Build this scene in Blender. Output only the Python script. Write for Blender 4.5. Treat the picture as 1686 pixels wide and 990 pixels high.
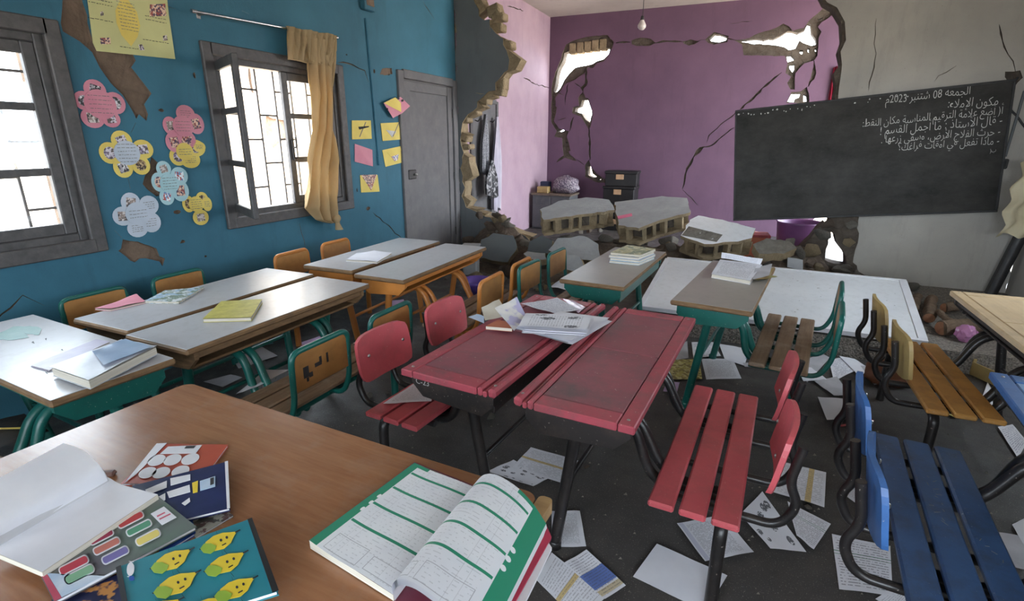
import bpy, bmesh, math, random
from math import sin, cos, pi, radians
from mathutils import Vector, Matrix, noise as mnoise
from mathutils.geometry import delaunay_2d_cdt
import numpy as np

SC = bpy.context.scene
COL = SC.collection
for _o in list(bpy.data.objects):
    bpy.data.objects.remove(_o)

# ------------------------------------------------------------------ camera
CAM_F, CAM_PITCH, CAM_YAW, CAM_ROLL = 870.0, 17.0, 23.6, 0.2
CAM_POS = Vector((0.0, 0.0, 1.5))
_p, _y, _r = radians(CAM_PITCH), radians(CAM_YAW), radians(CAM_ROLL)
FW = Vector((-sin(_y) * cos(_p), cos(_y) * cos(_p), -sin(_p)))
_rt = Vector((cos(_y), sin(_y), 0.0)); _up = _rt.cross(FW)
RT = cos(_r) * _rt + sin(_r) * _up
UP = -sin(_r) * _rt + cos(_r) * _up
cam_data = bpy.data.cameras.new('camera')
cam_data.sensor_fit = 'HORIZONTAL'; cam_data.sensor_width = 36.0
cam_data.lens = CAM_F * 36.0 / 1686.0
cam_data.clip_start = 0.02; cam_data.clip_end = 200
cam = bpy.data.objects.new('camera', cam_data)
COL.objects.link(cam)
_m = Matrix((RT, UP, -FW)).transposed().to_4x4(); _m.translation = CAM_POS
cam.matrix_world = _m
SC.camera = cam

# measured positions: a photograph point and a known plane of the room give the place
def ray(px, py):
    return FW + (px - 843) / CAM_F * RT - (py - 495) / CAM_F * UP
def at_x(px, py, X):
    d = ray(px, py); return CAM_POS + d * ((X - CAM_POS.x) / d.x)
def at_y(px, py, Y):
    d = ray(px, py); return CAM_POS + d * ((Y - CAM_POS.y) / d.y)
def at_z(px, py, Z):
    d = ray(px, py); return CAM_POS + d * ((Z - CAM_POS.z) / d.z)

# ------------------------------------------------------------------ world, sun, exposure
WORLD_STRENGTH = 8.0
SUN_STRENGTH = 8.0
world = bpy.data.worlds.new('sky'); SC.world = world
world.use_nodes = True
_bg = world.node_tree.nodes['Background']
_bg.inputs['Color'].default_value = (0.80, 0.90, 1.0, 1)
_bg.inputs['Strength'].default_value = WORLD_STRENGTH
sun_data = bpy.data.lights.new('sun', 'SUN'); sun_data.energy = SUN_STRENGTH; sun_data.angle = radians(0.6)
sun_data.color = (1.0, 0.93, 0.82)
sun = bpy.data.objects.new('sun', sun_data); COL.objects.link(sun)
SUN_FROM = Vector((0.04, 0.74, 0.66)).normalized()
sun.rotation_euler = SUN_FROM.to_track_quat('Z', 'Y').to_euler()
SC.view_settings.view_transform = 'Standard'
SC.view_settings.look = 'None'
SC.view_settings.gamma = 1.0
SC.view_settings.use_curve_mapping = False
SC.view_settings.exposure = 1.25
SC.cycles.use_denoising = True
SC.cycles.max_bounces = 10
SC.cycles.diffuse_bounces = 6
SC.cycles.transparent_max_bounces = 16
SC.cycles.sample_clamp_indirect = 6.0

# room measures
XL, XR = -3.45, 2.30          # blue wall, right wall (inner faces)
YP, YPB = 6.14, 6.34          # partition between the two classrooms
YB = -2.6                     # wall behind the photographer
YF = 9.50                     # purple wall of the next classroom
ZC = 3.50                     # ceiling

def portal(name, loc, rot, sx, sy):
    d = bpy.data.lights.new(name, 'AREA'); d.shape = 'RECTANGLE'; d.size = sx; d.size_y = sy
    d.cycles.is_portal = True
    o = bpy.data.objects.new(name, d); COL.objects.link(o); o.location = loc; o.rotation_euler = rot
    return o
portal('daylight_window', (XL - .34, 1.2, 1.47), (0, -pi / 2, 0), 1.3, 1.5)
portal('daylight_window', (XL - .34, 3.38, 1.5), (0, -pi / 2, 0), 1.3, 1.5)
portal('daylight_back', (0.2, YB - .25, 1.55), (pi / 2, 0, 0), 4.6, 2.1)
for _yy in (-1.4, 4.0):
    portal('daylight_right_window', (XR + .30, _yy, 1.65), (0, pi / 2, 0), 1.3, 1.5)
portal('daylight_next_room', (1.2, YF + .25, 1.6), (-pi / 2, 0, 0), 8, 3)

# ------------------------------------------------------------------ small helpers
def lin(c):
    if isinstance(c, str):
        c = tuple(int(c[i:i + 2], 16) for i in (0, 2, 4))
    if max(c) > 1.0:
        c = tuple(v / 255 for v in c)
    y = .3 * c[0] + .59 * c[1] + .11 * c[2]; c = tuple(y + (v - y) * .84 for v in c)
    return tuple(v / 12.92 if v <= .04045 else ((v + .055) / 1.055) ** 2.4 for v in c) + (1.0,)

class NT:
    """tiny wrapper for building node materials"""
    def __init__(s, name):
        s.m = bpy.data.materials.new(name); s.m.use_nodes = True
        s.t = s.m.node_tree; s.n = s.t.nodes; s.l = s.t.links
        s.b = s.n['Principled BSDF']
    def put(s, sock, v):
        if isinstance(v, bpy.types.NodeSocket): s.l.new(v, sock)
        elif v is not None: sock.default_value = v
    def math(s, op, a, b=None, c=None, clamp=False):
        n = s.n.new('ShaderNodeMath'); n.operation = op; n.use_clamp = clamp
        s.put(n.inputs[0], a); s.put(n.inputs[1], b); s.put(n.inputs[2], c); return n.outputs[0]
    def mix(s, f, a, b, mode='MIX'):
        n = s.n.new('ShaderNodeMix'); n.data_type = 'RGBA'; n.blend_type = mode
        s.put(n.inputs['Factor'], f)
        s.put(n.inputs[6], a); s.put(n.inputs[7], b); return n.outputs[2]
    def coord(s, kind='Object'):
        return s.n.new('ShaderNodeTexCoord').outputs[kind]
    def uv(s):
        n = s.n.new('ShaderNodeUVMap'); sx = s.n.new('ShaderNodeSeparateXYZ'); s.l.new(n.outputs[0], sx.inputs[0])
        return sx.outputs[0], sx.outputs[1]
    def vec(s, x, y, z=0.0):
        n = s.n.new('ShaderNodeCombineXYZ')
        for i, v in enumerate((x, y, z)): s.put(n.inputs[i], v)
        return n.outputs[0]
    def scale(s, v, sx, sy, sz):
        n = s.n.new('ShaderNodeMapping'); s.l.new(v, n.inputs[0]); n.inputs['Scale'].default_value = (sx, sy, sz); return n.outputs[0]
    def noise(s, v, scale, detail=4, rough=.6, out=0):
        n = s.n.new('ShaderNodeTexNoise'); s.put(n.inputs['Vector'], v); n.inputs['Scale'].default_value = scale
        n.inputs['Detail'].default_value = detail; n.inputs['Roughness'].default_value = rough; return n.outputs[out]
    def voro(s, v, scale, feature='F1', out=0):
        n = s.n.new('ShaderNodeTexVoronoi'); n.feature = feature; s.put(n.inputs['Vector'], v); n.inputs['Scale'].default_value = scale
        return n.outputs[out]
    def ramp(s, v, a, b):
        n = s.n.new('ShaderNodeMapRange'); s.put(n.inputs[0], v); n.inputs[1].default_value = a; n.inputs[2].default_value = b
        return n.outputs[0]
    def bump(s, h, strength=.3, dist=.01):
        n = s.n.new('ShaderNodeBump'); n.inputs['Strength'].default_value = strength; n.inputs['Distance'].default_value = dist
        s.put(n.inputs['Height'], h); s.l.new(n.outputs[0], s.b.inputs['Normal'])
    def done(s, col=None, rough=None, metal=None, spec=None):
        s.put(s.b.inputs['Base Color'], col); s.put(s.b.inputs['Roughness'], rough)
        s.put(s.b.inputs['Metallic'], metal); s.put(s.b.inputs['Specular IOR Level'], spec)
        return s.m
    def band(s, v, lo, hi):
        return s.math('MULTIPLY', s.math('GREATER_THAN', v, lo), s.math('LESS_THAN', v, hi))

def mat(name, c1, c2=None, rough=.6, scale=8, contrast=(.35, .7), bump=0, bscale=None, metal=0, spec=.5, dust=None, dustamt=.5, dscale=5):
    """plain procedural surface: two tones of the same colour by noise, optional wear / dust specks, optional relief"""
    t = NT(name); v = t.coord()
    f = t.ramp(t.noise(v, scale, 5, .6), *contrast)
    col = t.mix(f, lin(c1), lin(c2 or c1))
    if dust:
        d = t.ramp(t.noise(v, dscale * 3, 6, .7), .5, .72)
        d = t.math('MULTIPLY', d, dustamt)
        col = t.mix(d, col, lin(dust))
    if bump:
        t.bump(t.noise(v, bscale or scale * 6, 5, .65), bump, .01)
    return t.done(col, rough, metal, spec)

def wood(name, c1, c2, rough=.45, axis=(1, 14, 14), scale=3.0, bump=.05, dust=None, dustamt=.3):
    t = NT(name); v = t.scale(t.coord(), *axis)
    g = t.ramp(t.noise(v, scale, 6, .65), .3, .72)
    col = t.mix(g, lin(c1), lin(c2))
    if dust:
        d = t.math('MULTIPLY', t.ramp(t.noise(t.coord(), 9, 6, .7), .5, .75), dustamt)
        col = t.mix(d, col, lin(dust))
    if bump: t.bump(g, bump, .004)
    return t.done(col, t.ramp(t.noise(t.coord(), 6, 3), .2, .9) if False else rough)

class G:
    """collects geometry for ONE mesh object"""
    def __init__(s):
        s.v, s.f, s.m, s.s = [], [], [], []
        s.uv = None
    def add(s, vs, fs, m=0, smooth=False):
        k = len(s.v); s.v += [tuple(v) for v in vs]
        for f in fs:
            s.f.append(tuple(i + k for i in f)); s.m.append(m); s.s.append(smooth)
        return s
    def box(s, c, d, b=.003, rz=0, M=None, m=0):
        h = [x / 2 for x in d]; b = min(b, .45 * min(d))
        vs, idx = [], {}
        for sx in (-1, 1):
            for sy in (-1, 1):
                for sz in (-1, 1):
                    for a in range(3):
                        p = [sx * (h[0] - b), sy * (h[1] - b), sz * (h[2] - b)]
                        p[a] = (sx, sy, sz)[a] * h[a]
                        idx[(sx, sy, sz, a)] = len(vs); vs.append(Vector(p))
        fs = []
        for a in range(3):
            o1, o2 = [i for i in range(3) if i != a]
            for sg in (-1, 1):
                q = []
                for (u, w) in ((-1, -1), (1, -1), (1, 1), (-1, 1)):
                    k = [0, 0, 0]; k[a] = sg; k[o1] = u; k[o2] = w; q.append(idx[(*k, a)])
                if (sg > 0) != (a != 1): q.reverse()
                fs.append(q)
        for a in range(3):
            o1, o2 = [i for i in range(3) if i != a]
            for u in (-1, 1):
                for w in (-1, 1):
                    k0 = [0, 0, 0]; k0[a] = -1; k0[o1] = u; k0[o2] = w
                    k1 = list(k0); k1[a] = 1
                    q = [idx[(*k0, o1)], idx[(*k1, o1)], idx[(*k1, o2)], idx[(*k0, o2)]]
                    fs.append(q)
        for sx in (-1, 1):
            for sy in (-1, 1):
                for sz in (-1, 1):
                    fs.append([idx[(sx, sy, sz, a)] for a in range(3)])
        R = M if M is not None else Matrix.Rotation(rz, 3, 'Z')
        c = Vector(c)
        return s.add([R @ v + c for v in vs], fs, m)
    def tube(s, pts, r, n=8, closed=False, m=0, r_end=None):
        pts = [Vector(p) for p in pts]; N = len(pts)
        ring, nrm = [], None
        for i, p in enumerate(pts):
            if closed: t = pts[(i + 1) % N] - pts[i - 1]
            else: t = pts[min(i + 1, N - 1)] - pts[max(i - 1, 0)]
            t = t.normalized() if t.length > 1e-9 else Vector((0, 0, 1))
            if nrm is None:
                nrm = t.orthogonal().normalized()
            nrm = (nrm - t * nrm.dot(t)); nrm = nrm.normalized() if nrm.length > 1e-6 else t.orthogonal().normalized()
            bn = t.cross(nrm)
            rr = r if r_end is None else r + (r_end - r) * i / max(1, N - 1)
            ring.append([p + rr * (cos(2 * pi * k / n) * nrm + sin(2 * pi * k / n) * bn) for k in range(n)])
        vs = [v for q in ring for v in q]; fs = []
        M = N if closed else N - 1
        for i in range(M):
            j = (i + 1) % N
            for k in range(n):
                fs.append((i * n + k, i * n + (k + 1) % n, j * n + (k + 1) % n, j * n + k))
        s.add(vs, fs, m, True)
        if not closed:
            s.add(ring[0], [tuple(range(n))[::-1]], m); s.add(ring[-1], [tuple(range(n))], m)
        return s
    def prism(s, poly, f3, d0, d1, m=0, mside=None):
        """poly: 2D outline; f3(u,v,d) -> 3D"""
        n = len(poly)
        tri = cdt(poly, [])
        a = [f3(u, v, d0) for u, v in tri[0]]; b = [f3(u, v, d1) for u, v in tri[0]]
        s.add(a, tri[1], m); s.add(b, [t[::-1] for t in tri[1]], m)
        s.add([f3(u, v, d0) for u, v in poly] + [f3(u, v, d1) for u, v in poly],
              [(i, (i + 1) % n, (i + 1) % n + n, i + n) for i in range(n)], m if mside is None else mside)
        return s
    def grid(s, rows, m=0, smooth=True, uv=False):
        nr, nc = len(rows), len(rows[0])
        fs = [(i * nc + j, i * nc + j + 1, (i + 1) * nc + j + 1, (i + 1) * nc + j) for i in range(nr - 1) for j in range(nc - 1)]
        if uv:
            s.uv = (s.uv or [])
            while len(s.uv) < len(s.v): s.uv.append((-.5, -.5))
            s.uv += [(j / (nc - 1), i / (nr - 1)) for i in range(nr) for j in range(nc)]
        return s.add([p for r in rows for p in r], fs, m, smooth)
    def lathe(s, prof, c=(0, 0, 0), n=20, m=0):
        c = Vector(c); rows = []
        for r, z in prof:
            rows.append([c + Vector((r * cos(2 * pi * k / n), r * sin(2 * pi * k / n), z)) for k in range(n)])
        vs = [p for r in rows for p in r]
        fs = [(i * n + k, i * n + (k + 1) % n, (i + 1) * n + (k + 1) % n, (i + 1) * n + k) for i in range(len(prof) - 1) for k in range(n)]
        return s.add(vs, fs, m, True)
    def obj(s, name, mats, parent=None, loc=None, center=False, recalc=True):
        me = bpy.data.meshes.new(name)
        vs = s.v
        if center:
            c = Vector((sum(v[0] for v in vs) / len(vs), sum(v[1] for v in vs) / len(vs), min(v[2] for v in vs)))
            vs = [(v[0] - c.x, v[1] - c.y, v[2] - c.z) for v in vs]; loc = c
        me.from_pydata(vs, [], s.f)
        for mt in (mats if isinstance(mats, (list, tuple)) else [mats]): me.materials.append(mt)
        me.polygons.foreach_set('material_index', s.m); me.polygons.foreach_set('use_smooth', s.s)
        if s.uv is not None:
            while len(s.uv) < len(s.v): s.uv.append((-.5, -.5))
            lay = me.uv_layers.new(name='UVMap')
            idx = np.empty(len(me.loops), dtype=np.int32); me.loops.foreach_get('vertex_index', idx)
            lay.data.foreach_set('uv', np.array(s.uv, dtype=np.float32)[idx].ravel())
        if recalc and s.uv is None:
            bm = bmesh.new(); bm.from_mesh(me); bmesh.ops.recalc_face_normals(bm, faces=bm.faces); bm.to_mesh(me); bm.free()
        me.update()
        o = bpy.data.objects.new(name, me); COL.objects.link(o)
        if parent is not None: o.parent = parent
        if loc is not None: o.location = loc
        return o

def inside(p, poly):
    x, y = p; r = False; n = len(poly)
    for i in range(n):
        x1, y1 = poly[i]; x2, y2 = poly[i - 1]
        if (y1 > y) != (y2 > y) and x < (x2 - x1) * (y - y1) / (y2 - y1) + x1: r = not r
    return r

def cdt(outer, holes):
    pts, edges = [], []
    for lp in [outer] + list(holes):
        k = len(pts); n = len(lp)
        pts += [Vector((p[0], p[1])) for p in lp]; edges += [(k + i, k + (i + 1) % n) for i in range(n)]
    r = delaunay_2d_cdt(pts, edges, [], 0, 1e-5)
    vs = [(v.x, v.y) for v in r[0]]; out = []
    for t in r[2]:
        c = (sum(vs[i][0] for i in t) / 3, sum(vs[i][1] for i in t) / 3)
        if inside(c, outer) and not any(inside(c, h) for h in holes): out.append(tuple(t))
    return vs, out

def slab(g, outer, holes, f3, d0, d1, m=0, mrim=None, mback=None):
    """a wall layer between depth d0 (front) and d1 (back), with real openings"""
    vs, tr = cdt(outer, holes)
    g.add([f3(u, v, d0) for u, v in vs], tr, m)
    g.add([f3(u, v, d1) for u, v in vs], [t[::-1] for t in tr], m if mback is None else mback)
    cnt = {}
    for t in tr:
        for i in range(3):
            e = (t[i], t[(i + 1) % 3]); cnt[tuple(sorted(e))] = cnt.get(tuple(sorted(e)), 0) + 1
    for e, c in cnt.items():
        if c == 1:
            a, b = vs[e[0]], vs[e[1]]
            g.add([f3(*a, d0), f3(*b, d0), f3(*b, d1), f3(*a, d1)], [(0, 1, 2, 3)], m if mrim is None else mrim)
    return g

def jag(poly, amp=.02, step=.05, seed=0, closed=True):
    """a ragged broken outline"""
    rnd = random.Random(seed); out = []; n = len(poly)
    for i in range(n if closed else n - 1):
        a, b = Vector(poly[i][:2]), Vector(poly[(i + 1) % n][:2]); L = (b - a).length; k = max(1, int(L / step))
        nn = Vector((-(b - a).y, (b - a).x)).normalized() if L > 0 else Vector((0, 0))
        for j in range(k):
            t = j / k; q = a + (b - a) * t
            if j: q = q + nn * rnd.uniform(-amp, amp) + (b - a) * rnd.uniform(-.25, .25) / k
            out.append((q.x, q.y))
    if not closed: out.append(tuple(poly[-1][:2]))
    return out

def crack(pts, w=.006, seed=0, step=.06, amp=.012):
    """a thin wandering opening along a line"""
    rnd = random.Random(seed); p = [Vector(q) for q in jag(pts, amp, step, seed, False)]
    L, R = [], []
    for i, q in enumerate(p):
        t = (p[min(i + 1, len(p) - 1)] - p[max(i - 1, 0)]).normalized(); nn = Vector((-t.y, t.x))
        k = w * rnd.uniform(.35, 1.3) * (0.15 if i in (0, len(p) - 1) else 1)
        L.append(tuple(q + nn * k)); R.append(tuple(q - nn * k))
    return L + R[::-1]

def tag(o, label=None, cat=None, group=None, kind=None):
    if label: o['label'] = label
    if cat: o['category'] = cat
    if group: o['group'] = group
    if kind: o['kind'] = kind
    return o
def empty(name, loc=(0, 0, 0), rz=0, label=None, cat=None, group=None, kind=None):
    o = bpy.data.objects.new(name, None); COL.objects.link(o); o.location = loc; o.rotation_euler = (0, 0, rz); o.empty_display_size = .1
    return tag(o, label, cat, group, kind)
def fillet(pts, r=.05, n=5):
    """round the corners of a polyline"""
    pts = [Vector(p) for p in pts]; out = [pts[0]]
    for i in range(1, len(pts) - 1):
        a, b, c = pts[i - 1], pts[i], pts[i + 1]
        u, w = (a - b), (c - b); k = min(r, u.length * .48, w.length * .48)
        p0, p2 = b + u.normalized() * k, b + w.normalized() * k
        for j in range(n + 1):
            t = j / n; out.append((1 - t) ** 2 * p0 + 2 * t * (1 - t) * b + t * t * p2)
    out.append(pts[-1]); return out
def smooth_path(pts, n=5):
    """Catmull-Rom through points"""
    P = [Vector(p) for p in pts]; out = []
    for i in range(len(P) - 1):
        p0, p1, p2, p3 = P[max(i - 1, 0)], P[i], P[i + 1], P[min(i + 2, len(P) - 1)]
        for j in range(n):
            t = j / n
            out.append(.5 * ((2 * p1) + (p2 - p0) * t + (2 * p0 - 5 * p1 + 4 * p2 - p3) * t * t + (3 * p1 - p0 - 3 * p2 + p3) * t ** 3))
    out.append(P[-1]); return out
def V(*a): return Vector(a)

# ------------------------------------------------------------------ materials
def plaster(name, c1, c2, dirt, rough=.75, blotch=1.6, dirtamt=.35):
    t = NT(name); v = t.coord()
    big = t.ramp(t.noise(v, blotch, 5, .6), .3, .7)
    col = t.mix(big, lin(c1), lin(c2))
    sp = t.ramp(t.noise(v, 55, 3, .7), .66, .74)
    col = t.mix(t.math('MULTIPLY', sp, .35), col, lin(dirt))
    st = t.ramp(t.noise(t.scale(v, 3, 3, .6), 2.2, 6, .7), .55, .8)
    col = t.mix(t.math('MULTIPLY', st, dirtamt), col, lin(dirt))
    t.bump(t.math('ADD', t.noise(v, 130, 4, .6), t.math('MULTIPLY', t.noise(v, 14, 4, .6), 1.3)), .22, .006)
    return t.done(col, rough, 0, .3)

M_BLUE = plaster('blue_wall_paint', (54, 116, 140), (44, 100, 122), (32, 70, 84), .62)
M_PURPLE = plaster('purple_wall_paint', (112, 80, 104), (98, 69, 93), (76, 54, 72), .7)
M_PURPLE_LIT = plaster('purple_wall_paint_lit', (180, 150, 164), (162, 130, 148), (126, 100, 116), .7)  # lit copy of the purple: daylight on the side wall put into the colour
M_WHITE = plaster('grey_white_wall_paint', (170, 164, 154), (152, 147, 140), (104, 100, 94), .7)
M_GREYWALL = plaster('grey_wall_paint', (104, 108, 110), (92, 96, 98), (72, 72, 72), .7)
M_CEIL = plaster('ceiling_paint', (206, 200, 192), (190, 184, 178), (140, 132, 124), .8)
def stony(name, c1, c2, c3, scale=7, bump=.9, cell=9, edge=.16):
    t = NT(name); v = t.coord()
    col = t.mix(t.ramp(t.noise(v, scale, 7, .7), .3, .7), lin(c1), lin(c2))
    e = t.ramp(t.voro(v, cell, 'DISTANCE_TO_EDGE'), 0.0, .06)
    col = t.mix(t.math('MULTIPLY', t.math('SUBTRACT', 1.0, e), edge), col, lin(c3))
    h = t.math('ADD', t.noise(v, scale * 5, 7, .75), t.math('MULTIPLY', e, edge))
    t.bump(h, bump, .03)
    return t.done(col, .92, 0, .15)
M_MUD = stony('bare_mud_plaster', (150, 126, 106), (116, 96, 80), (70, 56, 46), 6, .8, 5)
M_BLOCK = stony('broken_cement_block', (188, 164, 126), (150, 128, 98), (96, 82, 62), 9, 1.0, 14)
M_BLOCKDARK = stony('bare_wall_core', (120, 108, 96), (92, 80, 70), (54, 46, 40), 9, 1.0, 8)
M_RUBBLE = stony('rubble_cement', (160, 152, 140), (124, 116, 106), (90, 82, 74), 8, 1.0, 11)
M_RUBBLE2 = stony('rubble_earth', (140, 120, 104), (104, 88, 76), (72, 60, 50), 8, 1.0, 10)
M_RUBBLE3 = stony('rubble_painted', (166, 166, 166), (146, 146, 148), (112, 108, 104), 4, .5, 6, 0.0)
def floor_mat():
    t = NT('concrete_floor'); v = t.coord()
    col = t.mix(t.ramp(t.noise(v, 1.4, 6, .65), .3, .75), lin((82, 78, 76)), lin((60, 58, 57)))
    dust = t.ramp(t.noise(v, 4.5, 8, .75), .52, .78)
    col = t.mix(t.math('MULTIPLY', dust, .5), col, lin((98, 90, 82)))
    sp = t.ramp(t.noise(v, 190, 2, .5), .62, .72)
    col = t.mix(t.math('MULTIPLY', sp, .55), col, lin((168, 160, 150)))
    t.bump(t.noise(v, 160, 5, .7), .35, .004)
    return t.done(col, t.ramp(t.noise(v, 7, 4), -.1, 1.1), 0, .3)
M_FLOOR = floor_mat()
def aggregate():
    t = NT('pebbled_concrete_step'); v = t.coord()
    c = t.voro(v, 75, 'F1', 1)
    n = t.ramp(t.noise(v, 90, 3, .6), .35, .7)
    col = t.mix(n, lin((92, 86, 80)), lin((158, 148, 136)))
    t.bump(t.voro(v, 75, 'F1', 0), .7, .01)
    return t.done(col, .9)
M_STEP = aggregate()
M_GROUND = stony('reddish_ground', (214, 196, 172), (200, 176, 150), (180, 150, 124), 2, .4, 3)
M_HOUSE = plaster('outside_house_render', (224, 200, 170), (210, 184, 154), (150, 120, 96), .9)
M_FRAME = mat('grey_window_paint', (84, 80, 80), (64, 62, 62), .5, 20, bump=.12, dust=(116, 110, 104), dustamt=.3)
M_DOOR = mat('grey_door_paint', (100, 97, 98), (86, 84, 86), .5, 5, bump=.05, dust=(126, 122, 118), dustamt=.25)
M_IRON = mat('black_iron', (40, 38, 40), (58, 54, 52), .5, 30, bump=.1)
M_GRILLE = mat('window_grille_iron', (104, 98, 96), (84, 80, 78), .6, 30)
def glass(name, tint=(1, 1, 1), refl=.08):
    t = NT(name); o = t.n['Material Output']
    tr = t.n.new('ShaderNodeBsdfTransparent'); tr.inputs[0].default_value = (*tint, 1)
    gl = t.n.new('ShaderNodeBsdfGlossy'); gl.inputs['Roughness'].default_value = .04
    mx = t.n.new('ShaderNodeMixShader'); mx.inputs[0].default_value = refl
    t.l.new(tr.outputs[0], mx.inputs[1]); t.l.new(gl.outputs[0], mx.inputs[2]); t.l.new(mx.outputs[0], o.inputs['Surface'])
    return t.m
M_GLASS = glass('window_glass', (.97, .98, .98))
M_FROST = mat('dusty_glass', (200, 200, 205), (180, 180, 186), .5)
M_CHROME = mat('chrome_rod', (214, 214, 214), (196, 196, 196), .25, 30, metal=1)
def cloth(name, c1, c2, trans=.0, scale=3):
    t = NT(name); v = t.coord()
    col = t.mix(t.ramp(t.noise(v, scale, 5, .6), .3, .7), lin(c1), lin(c2))
    t.bump(t.noise(v, 260, 3, .6), .12, .002)
    t.done(col, .85, 0, .15)
    if trans:
        o = t.n['Material Output']; tl = t.n.new('ShaderNodeBsdfTranslucent'); t.l.new(col, tl.inputs[0])
        mx = t.n.new('ShaderNodeMixShader'); mx.inputs[0].default_value = trans
        t.l.new(t.b.outputs[0], mx.inputs[1]); t.l.new(tl.outputs[0], mx.inputs[2]); t.l.new(mx.outputs[0], o.inputs['Surface'])
    return t.m
M_CURTAIN = cloth('tan_curtain', (208, 180, 134), (192, 162, 114), .42)
M_CREAM = cloth('cream_curtain', (222, 208, 172), (204, 188, 150), .2)
M_PAPER = mat('white_paper', (226, 226, 232), (212, 212, 220), .7, 5)
M_PAPER2 = mat('greyed_paper', (198, 196, 198), (178, 176, 178), .7, 5)
M_YPAPER = mat('yellow_card', (232, 206, 92), (220, 190, 78), .7, 5)
M_PPAPER = mat('pink_card', (222, 138, 156), (208, 120, 140), .7, 5)
M_WFLOWER = mat('white_card', (190, 200, 214), (176, 188, 202), .7, 5)
M_CFLOWER = mat('pale_blue_card', (168, 208, 214), (150, 192, 200), .7, 5)
M_POSTER = mat('pale_yellow_poster', (206, 204, 134), (192, 190, 124), .7, 3)
M_INK = mat('dark_ink', (36, 34, 40), (50, 46, 52), .8)
M_FAINTINK = mat('faint_pencil_ink', (128, 124, 120), (110, 106, 104), .8)
def picture(name, a, b, c, scale=45):
    t = NT(name); v = t.coord()
    n1 = t.ramp(t.noise(v, scale, 2, .5), .42, .5); n2 = t.ramp(t.noise(v, scale * 1.7, 2, .5), .5, .56)
    return t.done(t.mix(n2, t.mix(n1, lin(a), lin(b)), lin(c)), .5)
M_PIC = [picture('printed_picture_dark', (60, 56, 60), (150, 130, 120), (210, 200, 196)),
         picture('printed_picture_red', (170, 70, 60), (230, 190, 160), (80, 60, 90)),
         picture('printed_picture_ink', (226, 224, 226), (50, 48, 52), (170, 160, 170)),
         picture('printed_picture_violet', (120, 100, 140), (214, 204, 214), (90, 76, 70)),
         picture('printed_picture_brown', (130, 96, 60), (60, 44, 40), (200, 170, 120)),
         picture('printed_picture_blue', (90, 140, 190), (230, 236, 240), (190, 70, 60))]
M_CHALKBOARD = None
def chalkboard():
    t = NT('worn_blackboard'); v = t.coord()
    n = t.ramp(t.noise(t.scale(v, 1, 1, 1.6), 2.2, 8, .72), .36, .68)
    col = t.mix(n, lin((36, 34, 31)), lin((64, 61, 57)))
    st = t.ramp(t.noise(t.scale(v, 1.2, 1, 22), 6, 6, .75), .62, .8)
    col = t.mix(t.math('MULTIPLY', st, .3), col, lin((140, 140, 140)))
    sp = t.ramp(t.noise(v, 120, 2, .6), .7, .76)
    col = t.mix(t.math('MULTIPLY', sp, .4), col, lin((150, 150, 150)))
    return t.done(col, .65, 0, .25)
M_CHALKBOARD = chalkboard()
M_CHALK = mat('chalk', (206, 202, 196), (170, 168, 162), .95, 90)
M_WBOARD = mat('white_board_laminate', (236, 238, 242), (226, 229, 235), .25, 2, dust=(190, 188, 186), dustamt=.3, dscale=6)
# school furniture paints
def painted(name, c1, c2, wear, rough=.42, amt=.6, ws=7):
    t = NT(name); v = t.coord()
    col = t.mix(t.ramp(t.noise(v, 4, 5, .6), .3, .7), lin(c1), lin(c2))
    w = t.ramp(t.noise(v, ws, 8, .75), .47, .68)
    col = t.mix(t.math('MULTIPLY', w, amt), col, lin(wear))
    s = t.ramp(t.noise(v, 95, 3, .6), .68, .74)
    col = t.mix(t.math('MULTIPLY', s, .5), col, lin((214, 196, 180)))
    t.bump(t.noise(v, 60, 5, .7), .15, .004)
    return t.done(col, t.ramp(t.noise(v, 9, 4), rough - .9, rough + 1.1) if False else rough)
M_RED = painted('red_desk_paint', (186, 72, 84), (166, 58, 72), (104, 76, 76), .42, .75, 6)
M_REDSLAT = painted('red_slat_paint', (214, 82, 90), (196, 68, 78), (146, 74, 70), .45, .45)
M_REDDIRTY = painted('dusty_red_desk_lid', (160, 78, 88), (138, 66, 76), (92, 78, 78), .5, .85, 3)
M_BLUEP = painted('blue_seat_paint', (58, 112, 184), (46, 92, 160), (60, 70, 84), .42, .35)
M_BLUESLAT = painted('dark_blue_slat_paint', (58, 94, 144), (46, 76, 122), (52, 56, 62), .35, .6)
M_BLUETOP = painted('pale_blue_desk_paint', (120, 162, 214), (104, 146, 202), (150, 160, 170), .45, .4)
M_YELSLAT = painted('yellow_slat_varnish', (206, 146, 66), (186, 124, 50), (120, 84, 44), .45, .5)
M_YELBACK = painted('pale_yellow_board', (176, 148, 86), (156, 124, 66), (104, 80, 50), .45, .4)
M_ORANGE = painted('orange_tube_paint', (212, 130, 48), (192, 110, 36), (140, 88, 44), .4, .3)
M_GREEN = painted('green_tube_paint', (10, 104, 92), (6, 88, 80), (30, 60, 56), .35, .4)
M_BLACKT = painted('black_tube_paint', (36, 32, 32), (28, 25, 25), (74, 62, 54), .32, .4)
M_DARKBOX = painted('black_shelf_box', (44, 36, 34), (34, 28, 27), (78, 60, 50), .6, .6)
M_WOODSLAT = wood('weathered_slat_wood', (150, 120, 92), (116, 88, 62), .6, (14, 1, 14), 3, .1, (170, 156, 140), .5)
M_WOODBACK = wood('varnished_back_panel', (186, 128, 62), (150, 96, 42), .45, (14, 1.2, 2), 3, .06, (110, 80, 54), .5)
M_EDGE = wood('bare_plywood_edge', (140, 104, 64), (98, 68, 40), .7, (3, 3, 30), 4, .1, (70, 54, 40), .6)
M_LAMW = mat('white_laminate', (184, 184, 188), (170, 170, 176), .3, 2, spec=.5, dust=(150, 144, 140), dustamt=.35, dscale=9)
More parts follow.
